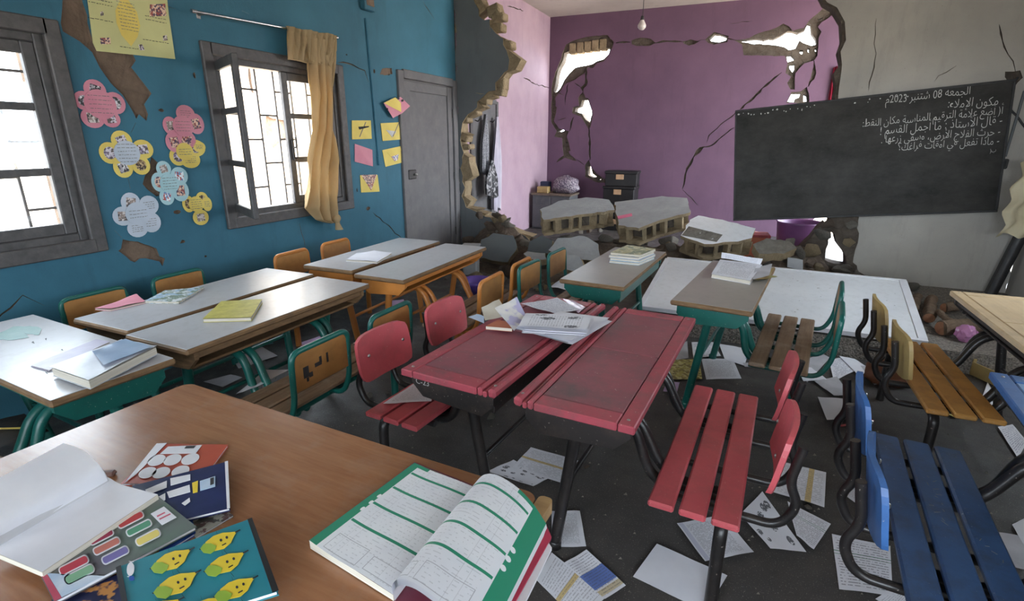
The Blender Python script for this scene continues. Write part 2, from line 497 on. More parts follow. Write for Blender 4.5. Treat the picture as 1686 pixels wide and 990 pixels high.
M_LAMG = mat('grey_beige_laminate', (158, 150, 140), (144, 137, 128), .35, 2, dust=(130, 124, 118), dustamt=.35, dscale=7)
M_LAMWOOD = wood('pale_worn_desktop', (216, 188, 146), (190, 156, 112), .4, (14, 1, 14), 2, .05, (150, 124, 96), .5)
M_TEACH = wood('brown_teacher_table', (170, 112, 72), (148, 92, 56), .27, (1.3, 15, 12), 4, .02, (160, 128, 108), .35)
M_TEACHEDGE = wood('varnished_table_edge', (196, 156, 100), (166, 124, 74), .4, (1, 12, 12), 3, .03)
M_STEEL = mat('galvanised_screw', (180, 176, 170), (150, 146, 142), .35, 60, metal=.9)

# ------------------------------------------------------------------ structure: floor, ceiling, walls
def rect(u0, v0, u1, v1): return [(u0, v0), (u1, v0), (u1, v1), (u0, v1)]
fxy = lambda u, v, d: V(u, v, d)
g = G(); slab(g, rect(XL - .3, YB - .3, XR + 1.2, YF + .3), [], fxy, 0, -.12)
tag(g.obj('floor', M_FLOOR), 'dark dusty concrete floor of both classrooms', 'floor', kind='structure')
g = G(); slab(g, rect(XL - .3, YB - .3, XR + 1.2, YF + .3), [], fxy, ZC, ZC + .2)
tag(g.obj('ceiling', M_CEIL), 'plain off-white ceiling above the purple classroom', 'ceiling', kind='structure')
g = G(); slab(g, rect(-40, -30, 40, 40), [rect(XL - .3, YB - .3, XR + 1.2, YF + .3)], fxy, -.1, -.3)
tag(g.obj('ground', M_GROUND), 'sunlit reddish bare ground outside the broken walls', 'ground', kind='structure')

# blue wall: a mud core and a coat of painted plaster with pieces fallen off
def bl(px, py): p = at_x(px, py, XL); return (p.y, p.z)
def c1(x, y): return bl(x / 3.96, y / 3.96)
def c2(x, y): return bl(x / 3.96, 220 + y / 3.96)
def c3(x, y): return bl(320 + x / 3.832, y / 3.832)
def c4(x, y): return bl(320 + x / 3.807, 200 + y / 3.807)
fbl = lambda u, v, d: V(XL - d, u, v)
W1 = (0.56, 1.80, 0.93, 2.02); W2 = (2.76, 4.00, 0.93, 2.05); DR = (4.97, 6.06, 0.0, 2.12)
win_holes = [rect(w[0], w[2], w[1], w[3]) for w in (W1, W2)] + [rect(DR[0], -.02, DR[1], DR[3])]
def circ(p, r, seed, n=7, asp=1.6):
    rnd = random.Random(seed)
    return [(p[0] + r * asp * rnd.uniform(.6, 1.2) * cos(2 * pi * k / n), p[1] + r * rnd.uniform(.6, 1.2) * sin(2 * pi * k / n)) for k in range(n)]
patches = [
    jag([c1(*q) for q in ((430, -60), (405, 60), (396, 150), (410, 205), (520, 270), (600, 340), (650, 440), (720, 540), (800, 620), (850, 700), (890, 775), (905, 745), (955, 788), (965, 745), (940, 680), (988, 610), (950, 560), (880, 470), (855, 440), (885, 395), (860, 340), (620, 300), (570, 150), (530, -60))], .008, .05, 1),
    jag([c2(*q) for q in ((985, 150), (1030, 190), (1020, 280), (1000, 330), (1050, 400), (1020, 410), (960, 365), (930, 330), (940, 290), (960, 240))], .006, .04, 2),
    jag([c2(*q) for q in ((770, 765), (790, 750), (800, 690), (900, 705), (1020, 750), (1040, 800), (1075, 815), (1060, 865), (1040, 835), (1000, 825), (910, 815), (880, 840), (850, 830), (820, 800))], .006, .04, 3),
    circ(c2(1160, 512), .018, 4), circ(c2(1190, 707), .012, 5), circ(c2(1340, 800), .007, 6),
    circ(c1(1268, 490), .022, 8, 7, .5), circ(c1(1052, 720), .012, 9),
    jag([c3(*q) for q in ((1170, 470), (1185, 432), (1245, 430), (1250, 468), (1215, 474))], .006, .03, 10),
    circ(c3(1135, 450), .022, 11, 7, .8), circ(c4(1090, 545), .022, 12),
    circ(c3(960, 345), .008, 13), circ(c4(1020, 430), .02, 14, 6, .4),
    crack([c3(905, 395), c3(1000, 410), c3(1075, 445), c3(1100, 520)], .006, 20),
    crack([c4(1120, 570), c4(1200, 640), c4(1305, 738)], .005, 21),
    crack([c4(660, 640), c4(672, 700), c4(698, 815)], .006, 22),
    crack([c1(885, 800), c1(855, 865)], .004, 23), crack([c2(835, 290), c2(850, 360)], .004, 24),
    crack([c2(745, 630), c2(795, 680)], .004, 25), crack([c4(980, 365), c4(1000, 340)], .006, 26),
    crack([c3(1440, 0), c3(1475, 60), c3(1520, 130)], .004, 28), crack([c3(300, 68), c3(345, 88)], .004, 29),
    crack([c1(1010, 15), c1(1150, 60)], .003, 30), crack([(1.2, .55), (1.42, .7), (1.5, .62)], .005, 31)]
g = G(); slab(g, rect(YB - .3, -.02, YP, ZC), win_holes, fbl, .02, .30)
wl = tag(g.obj('wall_left', M_MUD), 'blue painted wall with windows and fallen plaster showing brown core', 'wall', kind='structure')
g = G(); slab(g, rect(YB - .3, -.02, YP, ZC), win_holes + patches, fbl, 0, .02, 0, 1)
tag(g.obj('plaster_coat', [M_BLUE, M_MUD], wl), 'blue painted plaster coat')
# lumps of stone inside the biggest bare patch
rr = random.Random(4)
# left wall of the next classroom
g = G(); slab(g, rect(YP + .02, -.02, YF + .2, ZC), [rect(6.5, -.05, 7.32, 1.98), crack([bl(835, 10), bl(862, 18)], .006, 33), crack([bl(862, 128), bl(880, 138), bl(905, 145)], .008, 34)], fbl, 0, .03, 0, 1)
tag(g.obj('wall_purple_side', [M_PURPLE_LIT, M_BLOCKDARK]), 'purple side wall of the next classroom, coloured paler as if lit', 'wall', kind='structure')
g = G(); slab(g, rect(YP, -.02, YF + .2, ZC), [rect(6.5, -.05, 7.32, 1.98)], fbl, .03, .30)
tag(g.obj('wall_purple_side_core', M_BLOCKDARK), 'bare core of the purple side wall', 'wall', kind='structure')

# purple wall: painted coat in front of block work, both broken through
def pu(px, py): p = at_y(px, py, YF); return (p.x, p.z)
def p5(x, y): return pu(740 + x / 3.96, y / 3.96)
def p6(x, y): return pu(740 + x / 3.666, 200 + y / 3.666)
def p7(x, y): return pu(1040 + x / 4.126, y / 4.126)
def p8(x, y): return pu(980 + x / 3.665, 230 + y / 3.665)
fpu = lambda u, v, d: V(u, YF + d, v)
hole1 = [p5(*q) for q in ((745, 345), (790, 325), (900, 322), (960, 312), (1045, 310), (1035, 350), (1000, 385), (955, 398), (930, 415), (860, 430), (815, 440), (775, 480), (745, 520), (718, 575), (690, 605), (672, 592), (690, 530), (705, 450), (735, 395))]
hole2 = [p5(*q) for q in ((860, 652), (900, 650), (912, 690), (926, 745), (912, 800), (885, 780), (860, 740), (815, 728), (818, 705), (850, 695))]
hole3 = [p6(*q) for q in ((832, 272), (850, 272), (860, 315), (885, 335), (865, 342), (832, 325))]
holeA = [p7(*q) for q in ((525, 262), (562, 228), (600, 232), (650, 250), (638, 272), (590, 285), (540, 278))]
holeB = [p7(*q) for q in ((708, 270), (770, 268), (870, 262), (960, 262), (1010, 240), (1060, 208), (1130, 222), (1180, 200), (1200, 157), (1220, 162), (1222, 222), (1252, 262), (1258, 300), (1222, 308), (1170, 290), (1140, 272), (1112, 328), (1070, 338), (1040, 318), (980, 305), (930, 300), (830, 298), (760, 284))]
small = [[p7(*q) for q in s] for s in (((1052, 375), (1085, 372), (1113, 405), (1060, 420)), ((1072, 440), (1108, 435), (1108, 465), (1092, 490), (1075, 465)), ((1142, 340), (1170, 340), (1158, 368), (1145, 360)), ((1195, 325), (1212, 325), (1210, 362), (1198, 350)), ((1245, 325), (1262, 328), (1258, 352), (1246, 345)), ((1262, 130), (1300, 114), (1296, 130), (1268, 138)), ((1060, 690), (1088, 636), (1150, 634), (1140, 660), (1112, 670), (1104, 694)), ((1168, 642), (1190, 650), (1195, 688), (1168, 690)), ((1200, 512), (1216, 512), (1210, 528)), ((1232, 432), (1242, 432), (1238, 446)))]
small += [[p5(*q) for q in s] for s in (((680, 675), (704, 675), (700, 692), (684, 690)), ((722, 842), (748, 842), (745, 854), (700, 866), (700, 855)), ((752, 922), (775, 930), (758, 936)))]
small += [[p6(*q) for q in s] for s in (((890, 352), (912, 350), (900, 362)), ((862, 296), (872, 296), (868, 306)))]
gap = jag([(0.98, -.05), (1.0, .5), (1.15, .9), (1.4, 1.35), (1.9, 1.62), (2.6, 1.7), (3.2, 1.5), (3.2, -.05)], .05, .12, 44)
through = [jag(hole1, .012, .08, 1), jag(hole2, .01, .06, 2), hole3, jag(holeA, .012, .06, 3), jag(holeB, .012, .06, 5)] + small + [gap]
bare = [
    jag([p5(*q) for q in ((735, 350), (760, 290), (800, 268), (860, 250), (900, 240), (960, 232), (1030, 228), (1072, 270), (1066, 300), (1045, 345), (1005, 402), (965, 410), (935, 445), (905, 440), (880, 480), (820, 520), (770, 540), (745, 560), (720, 600), (705, 620), (690, 640), (690, 690), (700, 700), (690, 760), (680, 790), (715, 840), (780, 855), (765, 890), (790, 985), (740, 985), (735, 900), (685, 890), (700, 855), (665, 800), (664, 690), (668, 560), (690, 470), (720, 400))], .01, .06, 50),
    jag([p6(*q) for q in ((682, 120), (714, 115), (722, 190), (770, 240), (745, 235), (700, 218), (645, 248), (660, 225), (690, 205))], .006, .06, 51),
    jag([p5(*q) for q in ((840, 640), (870, 600), (890, 640), (905, 640), (920, 690), (935, 750), (920, 830), (905, 840), (880, 800), (855, 760), (800, 735), (805, 700), (845, 690))], .008, .05, 52),
    jag([p6(*q) for q in ((820, 262), (842, 232), (856, 280), (890, 318), (930, 345), (955, 350), (950, 372), (890, 368), (820, 335))], .008, .05, 53),
    jag([p7(*q) for q in ((0, 275), (60, 255), (130, 265), (165, 292), (120, 312), (30, 312), (0, 300))], .006, .05, 54),
    jag([p7(*q) for q in ((345, 282), (400, 268), (460, 280), (430, 300), (390, 310), (355, 298))], .006, .05, 55),
    jag([p7(*q) for q in ((500, 270), (560, 218), (660, 245), (650, 285), (560, 305), (520, 292))], .006, .05, 56),
    jag([p7(*q) for q in ((692, 272), (800, 258), (830, 240), (940, 205), (990, 185), (1030, 160), (1070, 180), (1095, 210), (1170, 190), (1205, 140), (1260, 95), (1320, 40), (1375, 45), (1365, 100), (1290, 150), (1265, 185), (1290, 215), (1270, 260), (1262, 380), (1240, 410), (1172, 432), (1112, 500), (1108, 610), (1076, 605), (1056, 565), (1084, 520), (1045, 498), (1058, 430), (1040, 380), (820, 378), (760, 375), (750, 305))], .008, .06, 57),
    jag([p7(*q) for q in ((1050, 700), (1085, 625), (1150, 620), (1190, 590), (1205, 640), (1205, 705))], .006, .05, 58),
    crack([p7(-8, 285), p5(1140, 275), p5(1085, 280)], .018, 60), crack([p7(160, 292), p7(240, 280), p7(345, 282)], .015, 61),
    crack([p7(455, 275), p7(505, 266)], .014, 62), crack([p7(645, 262), p7(700, 270)], .016, 63),
    crack([p7(1020, 492), p7(970, 530), p7(850, 640), p7(735, 748)], .016, 64), crack([p7(725, 755), p7(600, 850), p7(525, 920), p7(510, 970)], .008, 65),
    crack([p7(700, 865), p7(640, 910), p7(550, 985), p8(655, 45)], .012, 66), crack([p8(660, 40), p8(620, 72), p8(592, 105)], .03, 67),
    crack([p8(595, 100), p8(548, 195), p8(525, 298)], .018, 68), crack([p8(528, 305), p8(580, 350), p8(620, 398)], .008, 69),
    crack([p5(908, 835), p5(915, 985), p6(850, 232)], .02, 70), crack([p5(895, 450), p5(890, 550), p5(865, 575), p5(872, 602)], .022, 71),
    crack([p5(775, 545), p5(755, 640), p5(755, 685)], .008, 72), crack([p5(700, 595), p5(745, 620)], .008, 73),
    crack([p5(808, 765), p5(795, 800), p5(782, 858)], .02, 74), crack([p5(815, 540), p5(860, 570)], .01, 75), crack([p5(705, 785), p5(760, 768)], .006, 76),
    crack([p6(770, 232), p6(815, 265)], .012, 77), crack([p7(1238, 412), p7(1238, 500), p7(1200, 590)], .025, 78), crack([p7(665, 158), p7(820, 142)], .004, 79), gap]
POUT = rect(XL - .02, -.02, XR + 1.2, ZC)
g = G(); slab(g, POUT, through, fpu, .035, .22)
wp = tag(g.obj('wall_back', M_BLOCKDARK), 'purple painted wall of the next classroom, cracked and holed to daylight', 'wall', kind='structure')
g = G(); slab(g, POUT, bare, fpu, 0, .035, 0, 1)
tag(g.obj('plaster_coat', [M_PURPLE, M_BLOCKDARK], wp), 'purple painted plaster coat')
# hollow block ends showing in the top rim of the largest hole
for k in range(5):
    a = p5(800 + k * 50, 292 - k * 7); w = .115
    g = G(); g.box((a[0], YF + .09, a[1] - .06), (w, .16, .17), .008)
    o = g.obj('block_end', M_BLOCK, wp)

# partition: grey remnant at the blue wall, white part that still carries the blackboard
def pa(px, py): p = at_y(px, py, YP); return (p.x, p.z)
def q5(x, y): return pa(740 + x / 3.96, y / 3.96)
def q6(x, y): return pa(740 + x / 3.666, 200 + y / 3.666)
fpa = lambda u, v, d: V(u, YP + d, v)
edge_front = [q5(*q) for q in ((150, -20), (190, 60), (192, 105), (262, 125), (300, 215), (350, 255), (372, 330), (390, 390), (382, 455), (325, 515), (300, 590), (215, 635), (180, 700), (120, 745), (85, 800), (75, 860))] + [q6(*q) for q in ((70, 80), (78, 250), (80, 330), (88, 480), (100, 520), (160, 545))]
top = [(XL, ZC), (edge_front[0][0] - .05, ZC)]
remn = [(XL, -.02)] + [(XL, ZC), (edge_front[0][0] - .02, ZC)] + edge_front + [(-2.75, .40), (-2.45, .28), (-2.35, -.02)]
jf = jag(remn, .035, .065, 7)
g = G(); slab(g, jf, [crack([q5(170, 605), q5(230, 612)], .005, 3), crack([q5(262, 140), q5(265, 205)], .01, 5)], fpa, 0, .02, 0, 1)
tag(g.obj('wall_partition_coat', [M_GREYWALL, M_BLOCK]), 'grey painted face of the broken partition beside the blue wall', 'wall', kind='structure')
grow = []
for i, (x, z) in enumerate(jf):
    rr = random.Random(i)
    grow.append((x + (rr.choice((-.03, 0, .03, .09, .14)) if XL + .02 < x and z < ZC - .02 and z > 0 else 0), z))
g = G(); slab(g, grow, [], fpa, .02, .20, 0)
wpl = tag(g.obj('wall_partition_core', M_BLOCK), 'broken hollow block edge of the grey partition remnant', 'wall', kind='structure')
# broken blocks sticking out of the remnant's edge
rr = random.Random(9)
for (x, y, s) in ((300, 60, .15), (330, 100, .12), (320, 170, .12), (385, 290, .13), (420, 390, .14), (390, 430, .12), (340, 540, .13), (330, 590, .12), (240, 650, .12), (160, 730, .12), (110, 780, .10), (105, 900, .10), (120, 960, .09)):
    c = q5(x, y); g = G()
    g.box((c[0] - .05, YP + .11, c[1]), (s * rr.uniform(.8, 1.3), .16, s * rr.uniform(.7, 1.1)), .012, M=Matrix.Rotation(rr.uniform(-.4, .4), 3, 'Y'))
    g.obj('block_stub', M_BLOCK, wpl)
wedge = [pa(1352, -10), pa(1362, 4), pa(1378, 12), pa(1391, 36), pa(1393, 66), pa(1384, 85), pa(1385, 120), pa(1380, 158), pa(1383, 200), pa(1390, 300), pa(1414, 358), pa(1409, 382), pa(1401, 420), pa(1400, 436)] + [pa(1427, 455)]
wpoly = [(wedge[0][0] - .05, ZC)] + wedge + [(wedge[-1][0] + .05, -.02), (XR, -.02), (XR, ZC)]
wj = jag(wpoly, .012, .08, 17)
g = G(); slab(g, wj, [crack([pa(1443, 30), pa(1440, 100), pa(1430, 150)], .004, 4), crack([pa(1575, 108), pa(1545, 125), pa(1538, 135)], .003, 6), jag([pa(1655, 118), pa(1680, 116), pa(1684, 128), pa(1662, 150)], .01, .04, 3), crack([pa(1645, 40), pa(1660, 90), pa(1672, 118)], .006, 8)], fpa, 0, .02, 0, 1)
wpr = tag(g.obj('wall_partition', [M_WHITE, M_BLOCKDARK]), 'greyish white end wall carrying the tilted blackboard', 'wall', kind='structure')
g = G(); gw = [(x - (random.Random(i).uniform(0, .06) if x < XR - .3 and 0 < z < ZC - .02 else 0), z) for i, (x, z) in enumerate(wj)]
slab(g, gw, [], fpa, .02, .20)
tag(g.obj('wall_partition_block_core', M_BLOCKDARK), 'broken block core of the white end wall', 'wall', kind='structure')

# right wall and wall behind, with daylight openings
g = G(); slab(g, rect(YB - .3, -.02, YP, ZC), [rect(y - .7, 1.03, y + .7, 2.27) for y in (-1.4, 4.0)], lambda u, v, d: V(XR + d, u, v), 0, .25)
tag(g.obj('wall_right', M_WHITE), 'grey side wall at the edge beyond the blackboard', 'wall', kind='structure')
g = G(); slab(g, rect(XL - .3, -.02, XR + .3, ZC), [rect(-2.1, .9, -.6, 2.4), rect(.2, .9, 1.8, 2.4)], lambda u, v, d: V(u, YB - d, v), 0, .22)
tag(g.obj('wall_behind', M_WHITE), 'wall with wide window openings behind the viewer', 'wall', kind='structure')
# pebbled concrete platform in front of the blackboard
g = G(); st = jag([(-.75, 4.16), (1.3, 4.20), (XR, 4.22), (XR, YP + .1), (-.75, YP + .1)], .006, .2, 3)
slab(g, st, [], fxy, .15, 0)
tag(g.obj('platform', M_STEP), 'low pebbled concrete platform under the fallen white board', 'platform', kind='structure')
# house across the yard, seen through the open window
hx = -9.0
g = G(); fh = lambda u, v, d: V(hx - d, u, v)
hp = lambda px, py: (at_x(px, py, hx).y, at_x(px, py, hx).z)
scar = jag([hp(438, 190), hp(470, 198), hp(476, 230), hp(450, 245), hp(440, 225)], .05, .15, 3)
scar2 = jag([hp(410, 95), hp(414, 130), hp(418, 155), hp(413, 150), hp(408, 120)], .02, .15, 5)
slab(g, rect(7.3, -.1, 15, 4.4), [scar, scar2], fh, 0, .06, 0, 1)
tag(g.obj('outside_house_wall', [M_HOUSE, M_MUD]), 'sunlit beige house wall with a bare scar outside the open window', 'wall', kind='structure')
g = G(); slab(g, rect(7.3, -.1, 15, 4.4), [], fh, .06, .5)
tag(g.obj('outside_house_core', M_MUD), 'mud brick core of the house outside', 'wall', kind='structure')

# plain windows of the right wall
for k, y in enumerate((-1.4, 4.0)):
    root = empty('window_%d' % (3 + k), (XR, y, 1.03), 0, ('grey framed window in the right wall behind the viewer', 'grey framed window in the right wall beside the platform')[k], 'window', kind='structure')
    for c, d in (((.08, -.675, .62), (.10, .05, 1.24)), ((.08, .675, .62), (.10, .05, 1.24)), ((.08, 0, 1.215), (.10, 1.3, .05)), ((.08, 0, .025), (.10, 1.3, .05)), ((.08, 0, .62), (.06, .07, 1.14))):
        g = G(); g.box(c, d, .005); g.obj('window_frame', M_FRAME, root)
    for s_ in (-1, 1):
        for z in (.42, .80):
            g = G(); g.box((.08, s_ * .34, z), (.04, .60, .03), .004); g.obj('glazing_bar', M_FRAME, root)
        for j in range(3):
            g = G(); g.box((.08, s_ * .343, .235 + .38 * j), (.004, .60, .35), .001); g.obj('pane', M_GLASS, root)

# stump of the end wall under the blackboard, pierced by a bright gap
stub = jag([pa(*q) for q in ((1300, 470), (1304, 428), (1318, 408), (1334, 392), (1346, 376), (1358, 366), (1362, 374), (1366, 360), (1372, 352), (1412, 348), (1412, 400), (1404, 432), (1430, 470))], .02, .05, 91)
gaph = jag([pa(*q) for q in ((1368, 382), (1374, 386), (1378, 402), (1392, 422), (1392, 437), (1374, 434), (1358, 428), (1360, 410))], .008, .04, 92)
g = G(); slab(g, stub, [gaph], fpa, -.01, .19)
tag(g.obj('wall_stump', M_BLOCKDARK), 'ragged stump of the end wall under the blackboard with a bright gap', 'wall', kind='structure')

# ------------------------------------------------------------------ windows and door in the blue wall
def casement(parent, w, h, loc, rz, hinge=+1, frost=False, name='casement'):
    """sash with three panes; local x from the hinge, local z up"""
    s = .06; g = G()
    for x in (s / 2, w - s / 2): g.box((x * hinge, 0, h / 2), (s, .035, h), .005)
    zs = [0, h * .345, h * .68, h]
    for i, z in enumerate(zs):
        zz = min(max(z, s / 2), h - s / 2); t = s if i in (0, 3) else .04
        g.box((w / 2 * hinge, 0, zz), (w - 2 * s, .03, t), .004)
    o = g.obj(name, M_FRAME, parent, loc); o.rotation_euler = (0, 0, rz)
    for i in range(3):
        gg = G(); gg.box((w / 2 * hinge, 0, (zs[i] + zs[i + 1]) / 2), (w - 2 * s + .01, .004, zs[i + 1] - zs[i] - .03), .001)
        gg.obj('pane', M_GLASS, o)
    return o
def window(name, W, label, opened=None, right_frost=False):
    y0, y1, z0, z1 = W; root = empty(name, (XL, (y0 + y1) / 2, z0), 0, label, 'window', kind='structure')
    L = lambda x, y, z: (x - XL, y - (y0 + y1) / 2, z - z0)
    for nm, c, d in (('architrave', (XL + .012, y0 - .03, (z0 + z1) / 2), (.03, .08, z1 - z0 + .14)), ('architrave', (XL + .012, y1 + .03, (z0 + z1) / 2), (.03, .08, z1 - z0 + .14)),
                     ('architrave', (XL + .012, (y0 + y1) / 2, z1 + .03), (.03, y1 - y0 + .02, .08)), ('window_sill', (XL + .015, (y0 + y1) / 2, z0 - .03), (.035, y1 - y0 + .02, .08))):
        g = G(); g.box(L(*c), d, .006); g.obj(nm, M_FRAME, root)
    for c, d in (((XL - .05, y0 + .025, (z0 + z1) / 2), (.09, .05, z1 - z0)), ((XL - .05, y1 - .025, (z0 + z1) / 2), (.09, .05, z1 - z0)),
                 ((XL - .05, (y0 + y1) / 2, z1 - .025), (.09, y1 - y0 - .1, .05)), ((XL - .05, (y0 + y1) / 2, z0 + .025), (.09, y1 - y0 - .1, .05))):
        g = G(); g.box(L(*c), d, .005); g.obj('window_frame', M_FRAME, root)
    cw = (y1 - y0 - .1) / 2; ch = z1 - z0 - .1
    casement(root, cw, ch, L(XL - .03, y0 + .05, z0 + .05), pi / 2 - (radians(opened) if opened else 0), 1)
    cr = casement(root, cw, ch, L(XL - .03, y1 - .05, z0 + .05), pi / 2, -1)
    g = G(); g.box((-cw + .03, -.025, ch * .42), (.02, .02, .16), .004); g.tube(fillet([(-cw + .03, -.03, ch * .44), (-cw + .03, -.07, ch * .44), (-cw + .02, -.08, ch * .52)], .02), .007)
    g.obj('window_handle', M_IRON, cr)
    # security grille outside: uprights and staggered cross bars
    xb = XL - .20; n = 7; dy = (y1 - y0) / n
    for k in range(1, n):
        g = G(); g.box(L(xb, y0 + k * dy, (z0 + z1) / 2), (.015, .015, z1 - z0), .002); g.obj('grille_bar', M_GRILLE, root)
    for k in range(n):
        for j in range(2 if k % 2 else 3):
            z = z0 + (z1 - z0) * ((j + 1) / 3 if k % 2 else (j + .5) / 3)
            g = G(); g.box(L(xb, y0 + (k + .5) * dy, z), (.012, dy - .015, .015), .002); g.obj('grille_bar', M_GRILLE, root)
    return root
window('window_1', W1, 'grey three-row window with closed sashes beside the pink paper flower')
window('window_2', W2, 'grey window with one casement swung open and tan curtain', 117)

dy0, dy1, dz = DR[0], DR[1], DR[3]
root = empty('door_1', (XL, (dy0 + dy1) / 2, 0), 0, 'closed grey metal door in the blue wall next to the partition', 'door', kind='structure')
L = lambda y, z, x=0: (x, y - (dy0 + dy1) / 2, z)
for c, d in ((L(dy0 - .02, dz / 2 + .03, .01), (.035, .10, dz + .06)), (L(dy1 + .02, dz / 2 + .03, .01), (.035, .10, dz + .06)), (L((dy0 + dy1) / 2, dz + .03, .01), (.035, dy1 - dy0 - .06, .09))):
    g = G(); g.box(c, d, .006); g.obj('door_frame', M_DOOR, root)
g = G(); g.box(L((dy0 + dy1) / 2, dz / 2, -.035), (.04, dy1 - dy0 - .02, dz - .01), .004)
leaf = g.obj('door_leaf', M_DOOR, root)
for c, d in ((L(dy0 + .10, dz / 2, -.008), (.02, .14, dz - .06)), (L(dy1 - .08, dz / 2, -.008), (.02, .10, dz - .06)), (L((dy0 + dy1) / 2 + .01, dz - .08, -.008), (.02, dy1 - dy0 - .30, .10)), (L((dy0 + dy1) / 2 + .01, .10, -.008), (.02, dy1 - dy0 - .30, .14))):
    g = G(); g.box(c, d, .005); g.obj('door_rail', M_DOOR, leaf)
g = G(); g.box(L(dy0 + .09, 1.12, .02), (.035, .15, .10), .008); lock = g.obj('lock_case', M_IRON, root)
g = G(); g.lathe([(.0, .02), (.012, .02), (.014, 0), (.014, -.01)], (0, 0, 0), 10)
kn = g.obj('latch_knob', M_STEEL, lock, L(dy0 + .12, 1.12, .055)); kn.rotation_euler = (0, pi / 2, 0)
for z in (.35, 1.05, 1.8):
    g = G(); g.tube([L(dy1 - .035, z - .05, .012), L(dy1 - .035, z + .05, .012)], .009); g.obj('hinge', M_IRON, root)

# door in the purple side wall with clothes hanging on it
root = empty('door_2', (XL, 6.9, 0), 0, 'grey door in the purple side wall with clothes hung on it', 'door', kind='structure')
g = G(); g.box((-.01, 0, .99), (.04, .80, 1.97), .005); g.obj('door_leaf', M_DOOR, root)
for y in (-.40, .40):
    g = G(); g.box((.012, y, 1.0), (.03, .06, 2.02), .005); g.obj('door_frame', M_FRAME, root)
g = G(); g.box((.012, 0, 2.0), (.03, .74, .06), .005); g.obj('door_frame', M_FRAME, root)
for y in (-.28, -.05, .18):
    g = G(); g.tube(fillet([(.01, y, 1.74), (.06, y, 1.72), (.08, y, 1.76)], .02), .007); g.obj('coat_hook', M_IRON, root)
def hanging(name, y, ztop, zbot, w, mt, label, seed, x=XL + .07):
    rnd = random.Random(seed); rows = []
    for i in range(15):
        t = i / 14; z = ztop + (zbot - ztop) * t; ww = w * (.16 + .84 * min(1, t * 2.2)) * (1 - .25 * max(0, t - .6))
        rows.append([V(x + .02 + .028 * sin(k * 1.15 + seed + t) * min(1, .3 + t), y + ww * (k / 14 - .5) + .02 * sin(3 * t + seed), z + (.03 * sin(k * .9) if i == 14 else 0)) for k in range(15)])
    g = G(); g.grid(rows); back = [[p + V(-.022, 0, 0) for p in r] for r in rows]; g.grid(back)
    o = g.obj(name, mt, center=True); tag(o, label, 'garment'); return o
hanging('hanging_coat', 7.14, 1.80, .50, .34, cloth('white_cotton', (190, 182, 196), (168, 160, 176)), 'long white school smock hanging on the grey door', 1)
hanging('hanging_scarf', 6.78, 1.82, 1.05, .24, picture('grey_knit', (110, 108, 116), (70, 70, 78), (150, 148, 154), 90), 'grey knitted scarf hanging above the black bag', 2)
hanging('hanging_bag', 6.80, 1.22, .72, .30, picture('black_bag_cloth', (26, 24, 30), (40, 36, 44), (150, 146, 150), 14), 'black patterned cloth bag hanging on the grey door', 3, XL + .16)

# ------------------------------------------------------------------ curtain rod and knotted curtain
pr0, pr1 = at_x(322, 19, XL + .08), at_x(555, 62, XL + .08)
root = empty('curtain_rod', tuple(pr0), 0, 'thin chrome curtain rod above the open window', 'curtain rod')
d = pr1 - pr0
g = G(); g.tube([V(0, 0, 0), d], .009, 8); g.obj('rod', M_CHROME, root)
for p in (V(0, 0, 0), d):
    g = G(); g.tube([p + d.normalized() * -.03, p + d.normalized() * .004], .013, 8); g.obj('finial', M_CHROME, root)
for t in (.06, .95):
    p = d * t
    g = G(); g.tube([p + V(0, 0, 0), p + V(-.09, 0, 0)], .008); g.box(p + V(-.083, 0, 0), (.012, .03, .05), .003); g.obj('bracket', M_STEEL, root)

XC = XL + .085
def cpt(px, py, dx=0.0): return at_x(px, py, XC + dx)
root = empty('curtain', tuple(cpt(520, 200)), 0, 'tan curtain gathered on the rod and knotted at its foot', 'curtain')
org = cpt(520, 200)
def drape(levels, amp, folds, n=40, phase=0., thick=.006):
    """levels: (pxL, pyL, pxR, pyR, depth amplitude)"""
    rows = []
    for i, (xl, yl, xr, yr, a) in enumerate(levels):
        A, B = cpt(xl, yl), cpt(xr, yr); r = []
        for k in range(n + 1):
            u = k / n; q = A + (B - A) * u
            q = q + V(a * (sin(u * folds * 2 * pi + phase + .35 * i) + .4 * sin(u * folds * 5.1 + i * .7)) + .02, 0, .004 * sin(u * 17 + i))
            r.append(q - org)
        rows.append(r)
    return rows
def interp(levels, k=4):
    P = [Vector(l) for l in [list(l) + [0] * 0 for l in levels]] if False else levels
    out = []
    for i in range(len(P) - 1):
        for j in range(k):
            t = j / k; t2 = t * t * (3 - 2 * t); out.append(tuple(a + (b - a) * t2 for a, b in zip(P[i], P[i + 1])))
    out.append(P[-1]); return out
def two_sided(g, rows, th=.005):
    g.grid(rows); g.grid([[p + V(-th, 0, 0) for p in r] for r in rows])
g = G(); two_sided(g, drape(interp([(467, 43, 551, 58, .008), (468, 50, 550, 64, .016), (470, 75, 549, 85, .018), (472, 98, 546, 105, .012), (503, 104, 543, 109, .01)], 4), .02, 9))
g.obj('gathered_heading', M_CURTAIN, root)
g = G(); two_sided(g, drape(interp([(496, 62, 548, 66, .014), (503, 105, 546, 110, .022), (513, 160, 546, 165, .026), (514, 215, 546, 220, .03), (503, 265, 549, 270, .034), (500, 315, 553, 320, .038), (503, 342, 556, 345, .036), (520, 362, 556, 362, .028), (540, 368, 555, 366, .014), (547, 366, 552, 365, .006)], 4), .03, 3.2, 44, 1.2))
g.obj('hanging_cloth', M_CURTAIN, root)
g = G(); two_sided(g, drape(interp([(530, 92, 549, 84, .01), (541, 115, 548, 112, .012), (540, 140, 547, 140, .01), (541, 152, 545, 154, .006)], 4), .02, 1.2, 14))
g.obj('cloth_flap', M_CURTAIN, root)
g = G(); k0 = cpt(550, 358) - org
